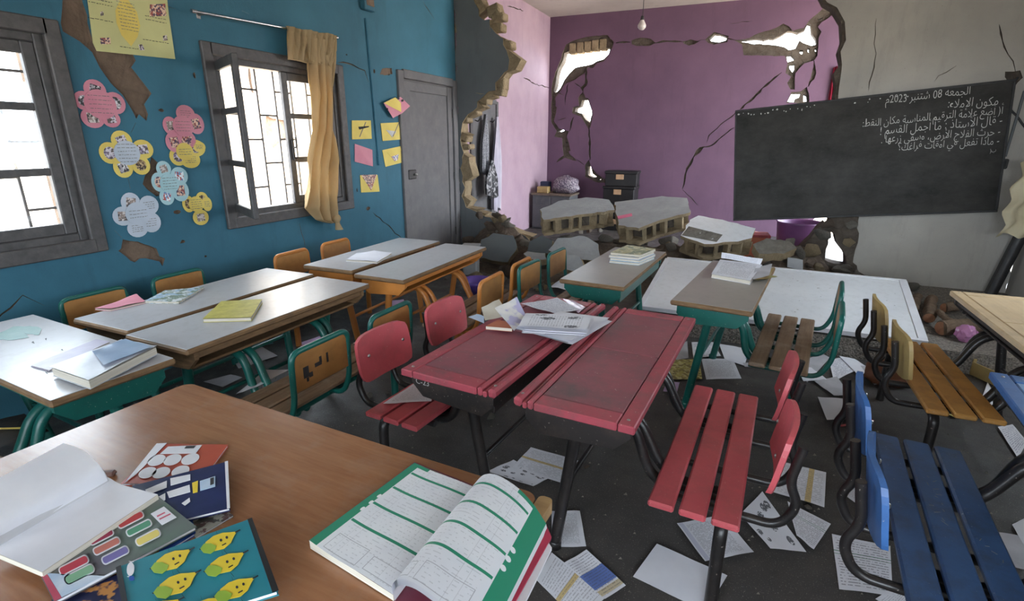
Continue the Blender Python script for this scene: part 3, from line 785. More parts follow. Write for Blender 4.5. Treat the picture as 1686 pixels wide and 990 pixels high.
rows = []
for i in range(9):
    th = pi * i / 8; r_ = .035 * sin(th) + .004
    rows.append([k0 + V(.03 + r_ * cos(a) * .9, r_ * sin(a), .035 * cos(th) - .01 + .006 * sin(3 * a)) for a in [2 * pi * j / 12 for j in range(13)]])
g.grid(rows); g.grid([[k0 + V(.03 + .018 * (1 + t) * cos(a), .02 * t + .018 * (1 + t) * sin(a), -.04 - .07 * t) for a in [2 * pi * j / 12 for j in range(13)]] for t in (0, .3, .6, 1)])
g.obj('knot', M_CURTAIN, root)

# ------------------------------------------------------------------ conduit and box
g = G(); a, b = at_x(602, 30, XL + .008), at_x(624, 268, XL + .008)
g.tube([a, b], .011, 8); g.box(b + V(.0, 0, .02), (.03, .04, .09), .005)
tag(g.obj('cable_conduit', M_BLUE), 'thin blue painted cable conduit running down beside the door', 'conduit')
a = at_x(606, 6, XL + .03)
root = empty('junction_box', tuple(a), 0, 'open junction box with brown inside above the conduit', 'box')
g = G(); g.box((-.005, 0, .02), (.05, .15, .16), .006); g.obj('case', M_BLUE, root)
g = G(); g.box((.021, .008, .035), (.006, .11, .11), .003); g.obj('backing', M_MUD, root)

# ------------------------------------------------------------------ paper flowers, cards, poster
XW = XL + .012
def wall_frame(px, py):
    p = at_x(px, py, XL + .004); return p
fw_uv = lambda u, v, d: V(d, u, v)
def ell(cu, cv, a, b, rot=0, n=20):
    return [(cu + a * cos(t) * cos(rot) - b * sin(t) * sin(rot), cv + a * cos(t) * sin(rot) + b * sin(t) * cos(rot)) for t in [2 * pi * k / n for k in range(n)]]
def scribble(g, cu, cv, w, n, dz, d, seed, th=.0016):
    rnd = random.Random(seed)
    for k in range(n):
        z = cv - k * dz + (n - 1) * dz / 2; u = cu - w / 2
        while u < cu + w / 2:
            l = rnd.uniform(.006, .022); l = min(l, cu + w / 2 - u)
            zz = z + rnd.uniform(-.001, .001)
            g.add([fw_uv(u, zz - th, d), fw_uv(u + l, zz - th + rnd.uniform(-.001, .001), d), fw_uv(u + l, zz + th, d), fw_uv(u, zz + th, d)], [(0, 1, 2, 3)])
            u += l + rnd.uniform(.003, .006)
def flower(px, py, scale, petals, mt, label, pics, centre=None, lines=5, seed=0, pink=None):
    p = wall_frame(px, py); root = empty('paper_flower', tuple(p), 0, label, 'paper flower', 'paper flowers on the blue wall')
    S = scale; rnd = random.Random(seed)
    pc = wall_frame(px, py)
    for i, (dx, dy, rx, ry) in enumerate(petals):
        q = at_x(px + dx, py + dy, XL + .004) - pc; e = at_x(px + dx + rx, py + dy, XL + .004) - pc; e2 = at_x(px + dx, py + dy + ry, XL + .004) - pc
        a = abs(e.y - q.y); b = abs(e2.z - q.z)
        d0 = .001 + .0012 * (i % 5)
        g = G(); g.prism(ell(q.y, q.z, a, b), fw_uv, d0 + .0022, d0)
        pt = g.obj('petal', (pink[i] if pink and pink[i] else mt), root)
        if pics[i] is not None:
            g = G(); w = a * .48; h = b * .48; ro = rnd.uniform(-.35, .35)
            poly = [(q.y + x * cos(ro) - z * sin(ro), q.z + x * sin(ro) + z * cos(ro)) for x, z in ((-w, -h), (w, -h), (w, h), (-w, h))]
            if rnd.random() < .35: poly = ell(q.y, q.z, w * 1.2, h * 1.2)
            g.prism(poly, fw_uv, d0 + .0035, d0 + .0022); g.obj('glued_picture', M_PIC[pics[i]], pt)
        else:
            g = G(); scribble(g, q.y, q.z, a * 1.1, 4, b * .22, d0 + .0030, i + seed); o = g.obj('handwriting', M_FAINTINK, pt); o['kind'] = 'stuff'
    a = S
    g = G(); g.prism(ell(0, 0, a, a * .95), fw_uv, .010, .0072); c = g.obj('flower_centre', centre or mt, root)
    g = G(); scribble(g, 0, 0, a * 1.4, lines, a * .27, .0112, 50 + seed); o = g.obj('handwriting', M_FAINTINK, c); o['kind'] = 'stuff'
    return root
flower(164, 172, .085, [(-8, -24, 18, 17), (-26, -6, 17, 16), (-12, 22, 19, 17), (18, 24, 15, 14), (24, -2, 17, 18)], M_PPAPER, 'large pink paper flower with photos beside the left window frame', [2, 2, 0, 3, 2], seed=1)
flower(208, 252, .075, [(-8, -20, 17, 17), (-28, 0, 17, 18), (-6, 24, 16, 17), (23, 20, 15, 16), (26, -6, 17, 16)], M_YPAPER, 'yellow paper flower with white writing circle at its centre', [3, 3, 2, 4, 3], M_WFLOWER, 6, seed=2)
flower(226, 352, .075, [(-11, -18, 16, 17), (-24, 4, 17, 16), (0, 24, 17, 15), (22, 14, 16, 17), (18, -14, 16, 16)], M_WFLOWER, 'white paper flower with two blank petals under the yellow one', [0, 0, None, None, None], M_WFLOWER, 3, seed=3)
flower(303, 250, .06, [(-10, 8, 14, 15), (10, 13, 16, 14), (18, -6, 16, 14), (-4, -10, 14, 13), (24, -8, 10, 9)], M_YPAPER, 'yellow paper flower half covered by the pink one', [3, None, 3, None, None], None, 3, seed=4)
flower(300, 208, .07, [(-20, -1, 12, 15), (5, -20, 15, 15), (22, -4, 13, 17), (-14, 26, 14, 17), (6, 22, 15, 15)], M_PPAPER, 'pink paper flower overlapping a yellow one near the open window', [0, None, 1, 1, 1], None, 4, seed=5)
flower(278, 302, .065, [(-9, -24, 12, 13), (-17, -2, 12, 16), (-4, 22, 12, 14), (18, 12, 14, 18), (16, -12, 14, 15)], M_CFLOWER, 'pale blue paper flower with colour photos', [0, 1, 5, 1, 5], None, 5, seed=6, pink=None)
flower(322, 336, .055, [(-12, 0, 10, 14), (10, -8, 10, 12), (8, 22, 13, 13), (18, 0, 8, 12)], M_YPAPER, 'small yellow paper flower with a loose curling petal', [4, 4, 0, None], None, 5, seed=7)

def wall_quad(g, pxs, d0, d1, X=XL):
    pts = [at_x(x, y, X) for x, y in pxs]; o = Vector((X, sum(p.y for p in pts) / len(pts), sum(p.z for p in pts) / len(pts)))
    g.prism([(p.y - o.y, p.z - o.z) for p in pts], fw_uv, d1, d0); return o
def card(pxs, mt, label, lift=.012, extra=None, name='envelope_card', cat='card', group='folded cards beside the grey door', d=.004):
    g = G(); o = wall_quad(g, pxs, d, d + .003); root = empty(name, tuple(o), 0, label, cat, group)
    g.obj('backing_card', mt, root)
    for nm, px2, m2, dd in (extra or []):
        pts = [at_x(x, y, XL) for x, y in px2]
        gg = G(); gg.prism([(p.y - o.y, p.z - o.z) for p in pts], fw_uv, d + dd + .0015, d + dd); gg.obj(nm, m2, root)
    return root
cc = lambda *q: [(320 + x / 3.832, y / 3.832) for x, y in q]
cd = lambda *q: [(320 + x / 3.807, 200 + y / 3.807) for x, y in q]
card(cc((990, 760), (1110, 760), (1116, 876), (992, 880)), M_YPAPER, 'yellow card with an inked insect-like drawing left of the conduit', extra=[('drawing', cc((1030, 800), (1060, 798), (1098, 795), (1096, 803), (1060, 812), (1036, 818)), M_INK, .004), ('fold_line', cc((1075, 770), (1079, 772), (1040, 865), (1036, 863)), M_FAINTINK, .004)])
card(cc((1172, 778), (1285, 772), (1305, 880), (1185, 890)), M_YPAPER, 'yellow envelope card with grey triangle flap right of the conduit', extra=[('flap', cc((1205, 820), (1270, 830), (1245, 868)), M_PAPER2, .004), ('fold_line', cc((1282, 778), (1285, 780), (1250, 862), (1246, 860)), M_FAINTINK, .006)])
card(cd((1002, 140), (1112, 178), (1116, 282), (1002, 252)), M_PPAPER, 'plain pink card left of the conduit')
card(cd((1175, 180), (1305, 152), (1335, 248), (1195, 285)), M_YPAPER, 'yellow envelope card with red lined flap and photo beside the door', extra=[('flap', cd((1205, 195), (1300, 165), (1255, 255)), M_YPAPER, .004), ('photo', cd((1230, 220), (1275, 205), (1270, 240), (1250, 250)), M_PIC[5], .006)])
card(cd((1036, 338), (1145, 335), (1158, 440), (1042, 446)), M_YPAPER, 'yellow envelope card with red triangle flap under the pink card', extra=[('flap', cd((1040, 335), (1140, 333), (1104, 432)), M_PIC[1], .004)])
card(cc((1172, 650), (1230, 640), (1280, 612), (1340, 670), (1290, 715), (1232, 745)), M_PPAPER, 'pink and yellow folded card overlapping the door frame', d=.04, extra=[('flap', cc((1172, 650), (1245, 615), (1280, 650), (1283, 708), (1212, 672)), M_YPAPER, .004), ('sticker', cc((1256, 618), (1268, 614), (1272, 626), (1260, 630)), M_INK, .006), ('sticker', cc((1280, 632), (1294, 626), (1298, 640), (1284, 644)), M_INK, .006), ('sticker', cc((1186, 684), (1198, 682), (1198, 694), (1188, 694)), M_INK, .006)])
# poster above the patch
ce = lambda *q: [(x / 3.96, y / 3.96) for x, y in q]
g = G(); o = wall_quad(g, ce((560, -40), (1080, -40), (1095, 100), (1137, 386), (625, 333), (600, 280)), .006, .009)
root = empty('wall_poster', tuple(o), 0, 'pale yellow poster with a yellow leaf shape and small pictures', 'poster')
g.obj('sheet', M_POSTER, root)
def on_poster(nm, poly, mt, d):
    pts = [at_x(x, y, XL) for x, y in ce(*poly)]; gg = G(); gg.prism([(p.y - o.y, p.z - o.z) for p in pts], fw_uv, .009 + d + .001, .009 + d); return gg.obj(nm, mt, root)
lf = on_poster('leaf_shape', ((780, -10), (745, 70), (752, 150), (785, 230), (848, 303), (890, 240), (906, 170), (885, 80), (820, -10)), M_YPAPER, .001)
for nm, poly, mt in (('glued_picture', ((970, 30), (1070, 25), (1078, 105), (968, 108)), M_PIC[1]), ('glued_picture', ((646, 80), (664, 74), (670, 100), (650, 106)), M_PIC[0]), ('glued_picture', ((645, 248), (712, 246), (714, 288), (650, 290)), M_PIC[1]), ('glued_picture', ((1055, 235), (1080, 228), (1086, 264), (1056, 268)), M_PIC[0]), ('glued_picture', ((896, 292), (920, 290), (936, 328), (905, 328)), M_PIC[3])):
    on_poster(nm, poly, mt, .001)
def px_scribble(parent, org, pxc, w, n, dz, d, seed, mt=M_FAINTINK):
    p = at_x(*pxc, XL); g = G(); scribble(g, p.y - org.y, p.z - org.z, w, n, dz, d, seed); ob = g.obj('handwriting', mt, parent); ob['kind'] = 'stuff'
px_scribble(root, o, (ce((825, 110))[0]), .10, 9, .018, .012, 3)
for (q, w, n) in (((650, 15), .13, 2), ((650, 130), .13, 1), ((1010, 128), .13, 2), ((1010, 270), .16, 1), ((850, 315), .13, 1)):
    px_scribble(root, o, ce(q)[0], w, n, .02, .0105, n + int(q[0]), M_INK)

# ------------------------------------------------------------------ school desk with joined bench
GRP = 'two-seat school desks with joined benches'
def desk(label, loc, rz, tube, box_m, top, slat_m, back_m, back='plain', z_top=.68, L=1.14, W=.41, tilt=0, seed=0, legs_m=None, bx=-.03):
    """local: desk top centred on the origin, bench on +x, long side along y"""
    root = empty('school_desk', loc, rz, label, 'school desk', GRP); root.rotation_euler = (tilt, 0, rz)
    H = z_top; T = .028
    if top[0] == 'boards':
        _, m_edge, m_lid = top
        # the top is put together from boards with open joints
        e = .0025
        xin = -W / 2
        def board(nm, x0, x1, y0, y1, mt, zt=H, t=T, b=.004):
            g = G(); g.box(((x0 + x1) / 2, (y0 + y1) / 2, zt - t / 2), (x1 - x0 - e, y1 - y0 - e, t), b); return g.obj(nm, mt, root)
        board('edge_board', W / 2 - .055, W / 2, -L / 2, L / 2, m_edge)
        for s in (-1, 1):
            y0, y1 = sorted((s * (L / 2 - .075), s * L / 2)); board('end_board', xin + .075, W / 2 - .055, y0, y1, m_edge)
            y0, y1 = sorted((s * (L / 2 - .075), s * .0)); board('desk_lid', xin + .075, W / 2 - .055, y0, y1, m_lid, H - .0015)
        board('pen_rail', xin, xin + .034, -L / 2, L / 2, m_edge, H + .006, T + .006, .009)
        board('pen_tray', xin + .034, xin + .052, -L / 2, L / 2, m_edge, H - .006, T - .006)
        board('pen_rail', xin + .052, xin + .075, -L / 2, L / 2, m_edge, H + .003, T + .003, .006)
        for s in (-1, 1):
            for x in (xin + .02, W / 2 - .03):
                g = G(); g.lathe([(.006, 0), (.005, .0015), (.0, .002)], (x, s * (L / 2 - .04), H + (.006 if x < 0 else 0)), 8); g.obj('screw', M_STEEL, root)
    else:
        _, m_lam = top
        g = G(); g.box((0, 0, H - .0015 - T / 2), (W, L, T), .008); tb = g.obj('desktop', M_EDGE, root)
        g = G(); g.box((0, 0, H - .0008), (W - .012, L - .012, .0025), .0008); g.obj('laminate', m_lam, tb)
    # book shelf box under the top
    zb = H - T - .0015
    prof = [(-W / 2 + .03, zb), (W / 2 - .02, zb), (W / 2 - .02, zb - .035), (W / 2 - .07, zb - .085), (-W / 2 + .08, zb - .10), (-W / 2 + .03, zb - .05)]
    for s in (-1, 1):
        g = G(); y0 = s * (L / 2 - .04); g.prism(prof, lambda u, v, d: V(u, d, v), y0, y0 - s * .02); g.obj('end_panel', box_m, root)
    g = G(); g.box((0, 0, zb - .09), (W - .16, L - .12, .012), .003); g.obj('book_shelf', box_m, root)
    g = G(); g.box((-W / 2 + .045, 0, zb - .045), (.014, L - .12, .085), .003); g.obj('shelf_back', box_m, root)
    g = G(); g.box((W / 2 - .035, 0, zb - .018), (.014, L - .12, .034), .003); g.obj('apron', box_m, root)
    lm = legs_m or tube
    for s in (-1, 1):
        g = G(); g.tube([(-.02, s * (L / 2 - .13), zb - .09), (-.10, s * (L / 2 - .16), .012)], .022, 10); lg = g.obj('leg', lm, root)
        g = G(); g.lathe([(.0, 0), (.026, 0), (.026, .03), (.022, .034)], (-.10, s * (L / 2 - .16), 0), 10); g.obj('foot_cap', lm, lg)
    g = G(); g.tube([(-.06, -(L / 2 - .15), .30), (-.06, L / 2 - .15, .30)], .011, 8); g.obj('stretcher', lm, root)
    # double arc tubes joining desk and bench
    for s in (-1, 1):
        for k in (0, 1):
            y = s * (.27 - .055 * k)
            g = G(); g.tube(fillet([(-.10, y, zb - .105), (.13, y, zb - .105), (.24 + .04 * k + bx, y, .31), (.50 + bx, y, .305)], .09, 7), .019, 10); g.obj('joining_tube', tube, root)
    # bench
    BL = .96; zs = .38
    for k in range(3):
        x = .315 + k * .098 + bx
        g = G(); g.box((x, 0, zs - .012), (.082, BL, .024), .006); g.obj('seat_slat', slat_m, root)
    g = G(); g.tube(fillet([(.50 + bx, -.43, 0), (.50 + bx, -.43, .325), (.50 + bx, .43, .325), (.50 + bx, .43, 0)], .05, 6), .021, 10); g.obj('bench_frame', tube, root)
    for y0 in (-.245, .245):
        if back == 'plain':
            hw = .115
            for s in (-1, 1):
                g = G(); y = y0 + s * hw
                g.tube(fillet([(.27 + bx, y, zs - .042), (.66 + bx, y, zs - .042), (.702 + bx, y, zs + .05), (.668 + bx, y, zs + .12), (.690 + bx, y, zs + .25)], .055, 7), .0145, 9); g.obj('back_tube', tube, root)
            rows = []
            for i in range(9):
                t = i / 8; r = []
                for k in range(13):
                    u = k / 12 - .5
                    zz = zs + .075 + .215 * t; 
                    half = .5 * (.335 + .01 * sin(pi * t)) * (1 - .06 * (abs(t - .5) * 2) ** 4)
                    corner = .018 * (abs(u) * 2) ** 6 * (1 if t > .5 else -1) * (abs(t - .5) * 2) ** 2
                    r.append(V(.606 + bx + .032 * t + .02 * (1 - (2 * u) ** 2), y0 + 2 * half * u, zz - corner))
                rows.append(r)
            g = G(); g.grid(rows); bk = [[p + V(.016, 0, 0) for p in q] for q in rows]; g.grid([q[::-1] for q in bk])
            for a, b in ((rows[0], bk[0]), (rows[-1], bk[-1])): g.grid([a, b], smooth=False)
            g.grid([[q[0] for q in rows], [q[0] for q in bk]], smooth=False); g.grid([[q[-1] for q in rows], [q[-1] for q in bk]], smooth=False)
            bo = g.obj('backrest', back_m, root)
            for s in (-1, 1):
                g = G(); g.lathe([(.008, 0), (.006, .004), (0, .005)], (0, 0, 0), 8); sc = g.obj('bolt', M_STEEL, bo, (.620 + bx, y0 + s * hw, zs + .2)); sc.rotation_euler = (0, -pi / 2, 0)
        else:
            hw = .165
            path = [(.27, y0 - hw, zs - .040), (.60, y0 - hw, zs - .040), (.645, y0 - hw, zs + .06), (.655, y0 - hw, zs + .29), (.655, y0 + hw, zs + .29), (.645, y0 + hw, zs + .06), (.60, y0 + hw, zs - .040), (.27, y0 + hw, zs - .040)]
            g = G(); g.tube(fillet([(a + bx, b, c) for a, b, c in path], .05, 7), .013, 9); fr = g.obj('back_frame', tube, root)
            g = G(); g.box((.648 + bx, y0, zs + .195), (.012, 2 * hw - .012, .17), .005); g.obj('backrest', back_m, fr)
    return root

RD = radians
# red pair in the middle
desk('red school desk whose bench faces away towards the dark blue bench', (-.390, 2.00, 0), RD(-3.5), M_BLACKT, M_DARKBOX, ('boards', M_RED, M_REDDIRTY), M_REDSLAT, M_REDSLAT)
desk('red school desk with loose papers piled on it, bench beside the green-framed seats', (-.852, 2.04, 0), RD(180 - 5), M_BLACKT, M_DARKBOX, ('boards', M_RED, M_REDDIRTY), M_REDSLAT, M_REDSLAT, bx=-.055)
# green pair behind
desk('green school desk with grey top under an open textbook, bench by the platform', (-.035, 3.36, 0), RD(-7), M_GREEN, M_GREEN, ('laminate', M_LAMG), M_WOODSLAT, M_WOODBACK, 'loop', bx=-.065)
desk('green school desk with grey top and a stack of books on it', (-.75, 3.55, 0), RD(180 - 4), M_GREEN, M_GREEN, ('laminate', M_LAMG), M_WOODSLAT, M_WOODBACK, 'loop', bx=-.09)
# white pair by the blue wall
desk('long white-topped school desk with yellow book, green tube bench behind red seats', (-2.19, 1.86, 0), RD(-1), M_GREEN, M_EDGE, ('laminate', M_LAMW), M_WOODSLAT, M_WOODBACK, 'loop', bx=-.055)
desk('white-topped school desk with pink and blue booklets against the blue wall', (-2.645, 1.90, 0), RD(180 + 0), M_GREEN, M_EDGE, ('laminate', M_LAMW), M_WOODSLAT, M_WOODBACK, 'loop')
# orange pair farther along the blue wall
desk('orange-framed school desk with white top and curled end, bench by the rubble', (-2.03, 3.14, 0), RD(-0), M_ORANGE, M_ORANGE, ('laminate', M_LAMW), M_WOODSLAT, M_WOODBACK, 'loop', W=.38)
desk('orange-framed school desk with an open notebook against the blue wall', (-2.50, 3.20, 0), RD(180 + 1), M_ORANGE, M_ORANGE, ('laminate', M_LAMW), M_WOODSLAT, M_WOODBACK, 'loop')
# cross desk at the left front
desk('white-topped school desk under a thick worn textbook, set across the row end', (-2.545, 1.055, 0), RD(-94), M_GREEN, M_GREEN, ('laminate', M_LAMW), M_WOODSLAT, M_WOODBACK, 'loop')
# right side
desk('blue school desk with pale blue top and dark blue bench slats', (1.06, 1.78, 0), RD(180 - 5), M_BLACKT, M_DARKBOX, ('boards', M_BLUEP, M_BLUETOP), M_BLUESLAT, M_BLUEP)
desk('black-framed school desk with pale worn wooden top and yellow bench', (1.335, 3.10, 0), RD(180 - 0), M_BLACKT, M_DARKBOX, ('boards', M_LAMWOOD, M_LAMWOOD), M_YELSLAT, M_YELBACK, bx=-.05)

# ------------------------------------------------------------------ teacher's table
TZ = .74
p1, p2 = at_z(310, 630, TZ), at_z(912, 822, TZ)
ax = (p2 - p1); TL = ax.length; tr = math.atan2(ax.y, ax.x)
root = empty('teacher_table', (p1.x, p1.y, 0), tr, 'large brown wooden table with rounded varnished edge carrying notebooks', 'table')
TD = .72
def rrect(x0, y0, x1, y1, r, n=6):
    out = []
    for cx, cy, a0 in ((x1 - r, y1 - r, 0), (x0 + r, y1 - r, pi / 2), (x0 + r, y0 + r, pi), (x1 - r, y0 + r, 1.5 * pi)):
        out += [(cx + r * cos(a0 + pi / 2 * k / n), cy + r * sin(a0 + pi / 2 * k / n)) for k in range(n + 1)]
    return out
EG = .035
g = G(); g.prism(rrect(0.001, -TD, TL - EG, -.001, .03), fxy, TZ, TZ - .028); g.obj('tabletop', M_TEACH, root)
g = G(); g.prism(rrect(TL - EG + .002, -TD, TL, 0, .012), fxy, TZ, TZ - .03); g.obj('edge_strip', M_TEACHEDGE, root)
for x in (.06, TL - .08):
    for y in (-.06, -TD + .06):
        g = G(); g.box((x, y, (TZ - .03) / 2), (.045, .045, TZ - .03), .004); g.obj('leg', M_BLACKT, root)
for y in (-.06, -TD + .06):
    g = G(); g.box((TL / 2 - .01, y, TZ - .065), (TL - .19, .025, .07), .003); g.obj('apron', M_BLACKT, root)
for x in (.06, TL - .08):
    g = G(); g.box((x, -TD / 2, TZ - .065), (.025, TD - .17, .07), .003); g.obj('apron', M_BLACKT, root)
def on_t(px, py, z=0): return at_z(px, py, TZ + z)

# teal paint smear on the white cross desk
_d = [o for o in bpy.data.objects if o.name.startswith('school_desk') and 'worn textbook' in o.get('label', '')][0]
_inv = (Matrix.Translation(_d.location) @ Matrix.Rotation(_d.rotation_euler.z, 4, 'Z')).inverted()
def smear(pxs, seed, mt, nm='paint_smear', z=.6815):
    P = [_inv @ at_z(x, y, z) for x, y in pxs]
    g = G(); g.prism(jag([(p.x, p.y) for p in P], .006, .02, seed), fxy, z + .0006, z); g.obj(nm, mt, _d)
M_SMEAR = mat('teal_smear', (110, 152, 148), (134, 166, 162), .5, 30)
smear([(0, 548), (22, 538), (50, 537), (68, 541), (64, 552), (40, 549), (48, 556), (22, 560), (-6, 560)], 3, M_SMEAR)
for q in (((52, 564), (55, 562), (57, 566)), ((74, 558), (77, 557), (76, 561)), ((100, 576), (103, 575), (104, 578)), ((74, 613), (78, 611), (79, 616))): smear(q, 5, M_IRON, 'crumb_mark')

# black paint marks on one green seat back, stencilled number under a red top, scratches on a blue slat
def desk_by(txt): return [o for o in bpy.data.objects if o.name.startswith('school_desk') and txt in o.get('label', '')][0]
_w = desk_by('green tube bench behind red seats')
_b = sorted([c for f in _w.children if f.name.startswith('back_frame') for c in f.children], key=lambda o: sum(v.co.y for v in o.data.vertices))[0]
_x = max(v.co.x for v in _b.data.vertices)
for (y, z, w, h) in ((-.34, .565, .030, .050), (-.315, .545, .020, .022), (-.27, .575, .040, .018), (-.255, .590, .014, .030), (-.215, .585, .012, .045), (-.335, .53, .012, .018)):
    g = G(); g.box((_x + .0006, y, z), (.001, w, h), .0003); g.obj('ink_mark', M_IRON, _b)
_r = desk_by('loose papers piled')

# ------------------------------------------------------------------ blackboard with chalk writing
AR = {'ا': 'FE8D2', 'أ': 'FE832', 'إ': 'FE872', 'ب': 'FE8F4', 'ة': 'FE932', 'ت': 'FE954', 'ث': 'FE994', 'ج': 'FE9D4', 'ح': 'FEA14', 'خ': 'FEA54', 'د': 'FEA92', 'ذ': 'FEAB2', 'ر': 'FEAD2', 'ز': 'FEAF2',
      'س': 'FEB14', 'ش': 'FEB54', 'ص': 'FEB94', 'ض': 'FEBD4', 'ط': 'FEC14', 'ظ': 'FEC54', 'ع': 'FEC94', 'غ': 'FECD4', 'ف': 'FED14', 'ق': 'FED54', 'ك': 'FED94', 'ل': 'FEDD4', 'م': 'FEE14', 'ن': 'FEE54', 'ه': 'FEE94', 'و': 'FEED2', 'ى': 'FEEF2', 'ي': 'FEF14', 'ء': 'FE801'}
LA = {'ا': 0xFEFB, 'أ': 0xFEF7, 'إ': 0xFEF9}
def shape_arabic(s):
    out = []; i = 0; prev = False
    while i < len(s):
        ch = s[i]
        if ch == 'ل' and i + 1 < len(s) and s[i + 1] in LA:
            out.append(chr(LA[s[i + 1]] + (1 if prev else 0))); prev = False; i += 2; continue
        if ch in AR:
            base, n = int(AR[ch][:4], 16), int(AR[ch][4])
            nxt = i + 1 < len(s) and s[i + 1] in AR and s[i + 1] != 'ء' and n == 4
            if n == 4: f = (3 if nxt else 1) if prev else (2 if nxt else 0)
            elif n == 2: f = 1 if prev else 0
            else: f = 0
            out.append(chr(base + f)); prev = nxt
        else:
            out.append(ch); prev = False
        i += 1
    vis = ''.join(out)[::-1]
    import re
    return re.sub(r'\d+', lambda m: m.group(0)[::-1], vis)
def text_mesh(body, thin=0.0):
    c = bpy.data.curves.new('writing', 'FONT'); c.body = body; c.align_x = 'RIGHT'; c.offset = thin; c.resolution_u = 3
    o = bpy.data.objects.new('writing', c); COL.objects.link(o)
    dg = bpy.context.evaluated_depsgraph_get(); dg.update()
    me = bpy.data.meshes.new_from_object(o.evaluated_get(dg)); bpy.data.objects.remove(o); bpy.data.curves.remove(c); return me
BW, BH, BROT = 2.18, 1.115, radians(5.7)
YBB = YP - .045
bc = V(.93, YBB, 1.337)
root = empty('blackboard', tuple(bc), 0, 'large worn blackboard with Arabic chalk writing hanging crooked', 'blackboard'); root.rotation_euler = (0, -BROT, 0)
g = G(); g.box((0, .012, 0), (BW, .024, BH), .004); g.obj('board', M_CHALKBOARD, root)
for c, d in (((0, -.004, BH / 2 - .010), (BW, .012, .020)), ((0, -.004, -BH / 2 + .010), (BW, .012, .020)), ((-BW / 2 + .009, -.004, 0), (.018, .012, BH - .04)), ((BW / 2 - .009, -.004, 0), (.018, .012, BH - .04))):
    g = G(); g.box(c, d, .003); g.obj('board_edging', mat('dark_edging', (52, 50, 50), (40, 40, 40), .7, 20) if 'dark_edging' not in bpy.data.materials else bpy.data.materials['dark_edging'], root)
rnd = random.Random(5)
for k in range(26):   # paint chips along the upper edge
    x = -BW / 2 + .03 + k * .04 + rnd.uniform(-.015, .015) if k < 18 else rnd.uniform(-.1, .35)
    g = G(); g.prism(circ((x, BH / 2 - .045 + rnd.uniform(-.02, .012)), rnd.uniform(.005, .011), k, 5, rnd.uniform(.5, 1.2)), lambda u, v, d: V(u, d, v), -.012, -.0005); g.obj('paint_chip', M_CHALK, root)
inv = (Matrix.Translation(bc) @ Matrix.Rotation(-BROT, 4, 'Y')).inverted()
def chalk(body, pr, pl, hscale=1.0):
    a, b = inv @ at_y(*pr, YBB), inv @ at_y(*pl, YBB)
    me = text_mesh(shape_arabic(body), -.012)
    xs = [v.co.x for v in me.vertices]; w = max(xs) - min(xs); x1 = max(xs)
    s = (a - b).length / w; ang = math.atan2(a.z - b.z, a.x - b.x); hs = min(s * 1.5, .105) * hscale
    for v in me.vertices:
        x, z = (v.co.x - x1) * s, v.co.y * hs
        z += .004 * sin(x * 31)
        v.co = (a.x + x * cos(ang) - z * sin(ang), -.0016, a.z + x * sin(ang) + z * cos(ang))
    me.materials.append(M_CHALK); o = bpy.data.objects.new('chalk_line', me); COL.objects.link(o); o.parent = root; o['kind'] = 'stuff'
cb = lambda x, y: (1400 + x / 5.895, 120 + y / 5.895)
chalk('الجمعة 08 شتنبر 2023م', cb(1160, 205), cb(340, 300))
chalk('مكون الإملاء:', cb(1430, 310), cb(945, 342))
chalk('أ) أضع علامة الترقيم المناسبة مكان النقط:', cb(1482, 395), cb(120, 525))
chalk('- قال الأستاذ : ما أجمل القسم !', cb(1470, 495), cb(290, 600))
chalk('- حرث الفلاح الأرض، وسقى زرعها .', cb(1450, 600), cb(300, 680))
chalk('- ماذا تفعل في أوقات فراغك؟', cb(1440, 690), cb(460, 752))
chalk('ب)', cb(1412, 765), cb(1355, 770))
def chalk_strokes(lst):
    for a, b in lst:
        A, B = inv @ at_y(*a, YBB), inv @ at_y(*b, YBB)
        g = G(); d = (B - A).normalized(); n = V(-d.z, 0, d.x) * .003
        g.add([(A + n) + V(0, -.0012 - A.y, 0), (B + n) + V(0, -.0012 - B.y, 0), (B - n) + V(0, -.0012 - B.y, 0), (A - n) + V(0, -.0012 - A.y, 0)], [(0, 1, 2, 3)]); g.obj('chalk_smear', M_CHALK, root)

# ------------------------------------------------------------------ white board lying on the platform
A, B = V(-.68, 4.19, .205), V(1.24, 4.22, .195)
C, D = at_z(1490, 462, .375), at_z(1100, 425, .375)
zax = (B - A).cross(D - A).normalized()
root = empty('white_board', tuple((A + B + C + D) / 4), 0, 'large white board lying flat over the platform edge', 'white board')
o = (A + B + C + D) / 4
def bil(u, v, dz): return (A * (1 - u) * (1 - v) + B * u * (1 - v) + C * u * v + D * (1 - u) * v) - o + zax * dz
g = G(); g.prism([(0, 0), (1, 0), (1, 1), (0, 1)], lambda u, v, d: bil(u, v, d), 0, -.022); g.obj('panel', M_WBOARD, root)
for (u0, u1, v0, v1) in ((-.005, 1.005, -.02, .012), (-.005, 1.005, .985, 1.012)):
    g = G(); g.prism([(u0, v0), (u1, v0), (u1, v1), (u0, v1)], bil, .005, -.028); g.obj('frame_strip', M_PAPER, root)
for (u0, u1) in ((-.012, .008), (.978, 1.006)):
    g = G(); g.prism([(u0, .013), (u1, .013), (u1, .984), (u0, .984)], bil, .005, -.028); g.obj('frame_strip', M_PAPER, root)
rnd = random.Random(8)
for k in range(34):
    u, v = rnd.uniform(.35, .97), rnd.uniform(.1, .9)
    g = G(); l = rnd.uniform(.003, .010); a = rnd.uniform(0, 3); g.prism([(u, v), (u + l * cos(a), v + l * sin(a)), (u + l * cos(a) + .001, v + l * sin(a) + .006)], bil, .0012, .0004); g.obj('scuff_mark', M_FAINTINK, root)

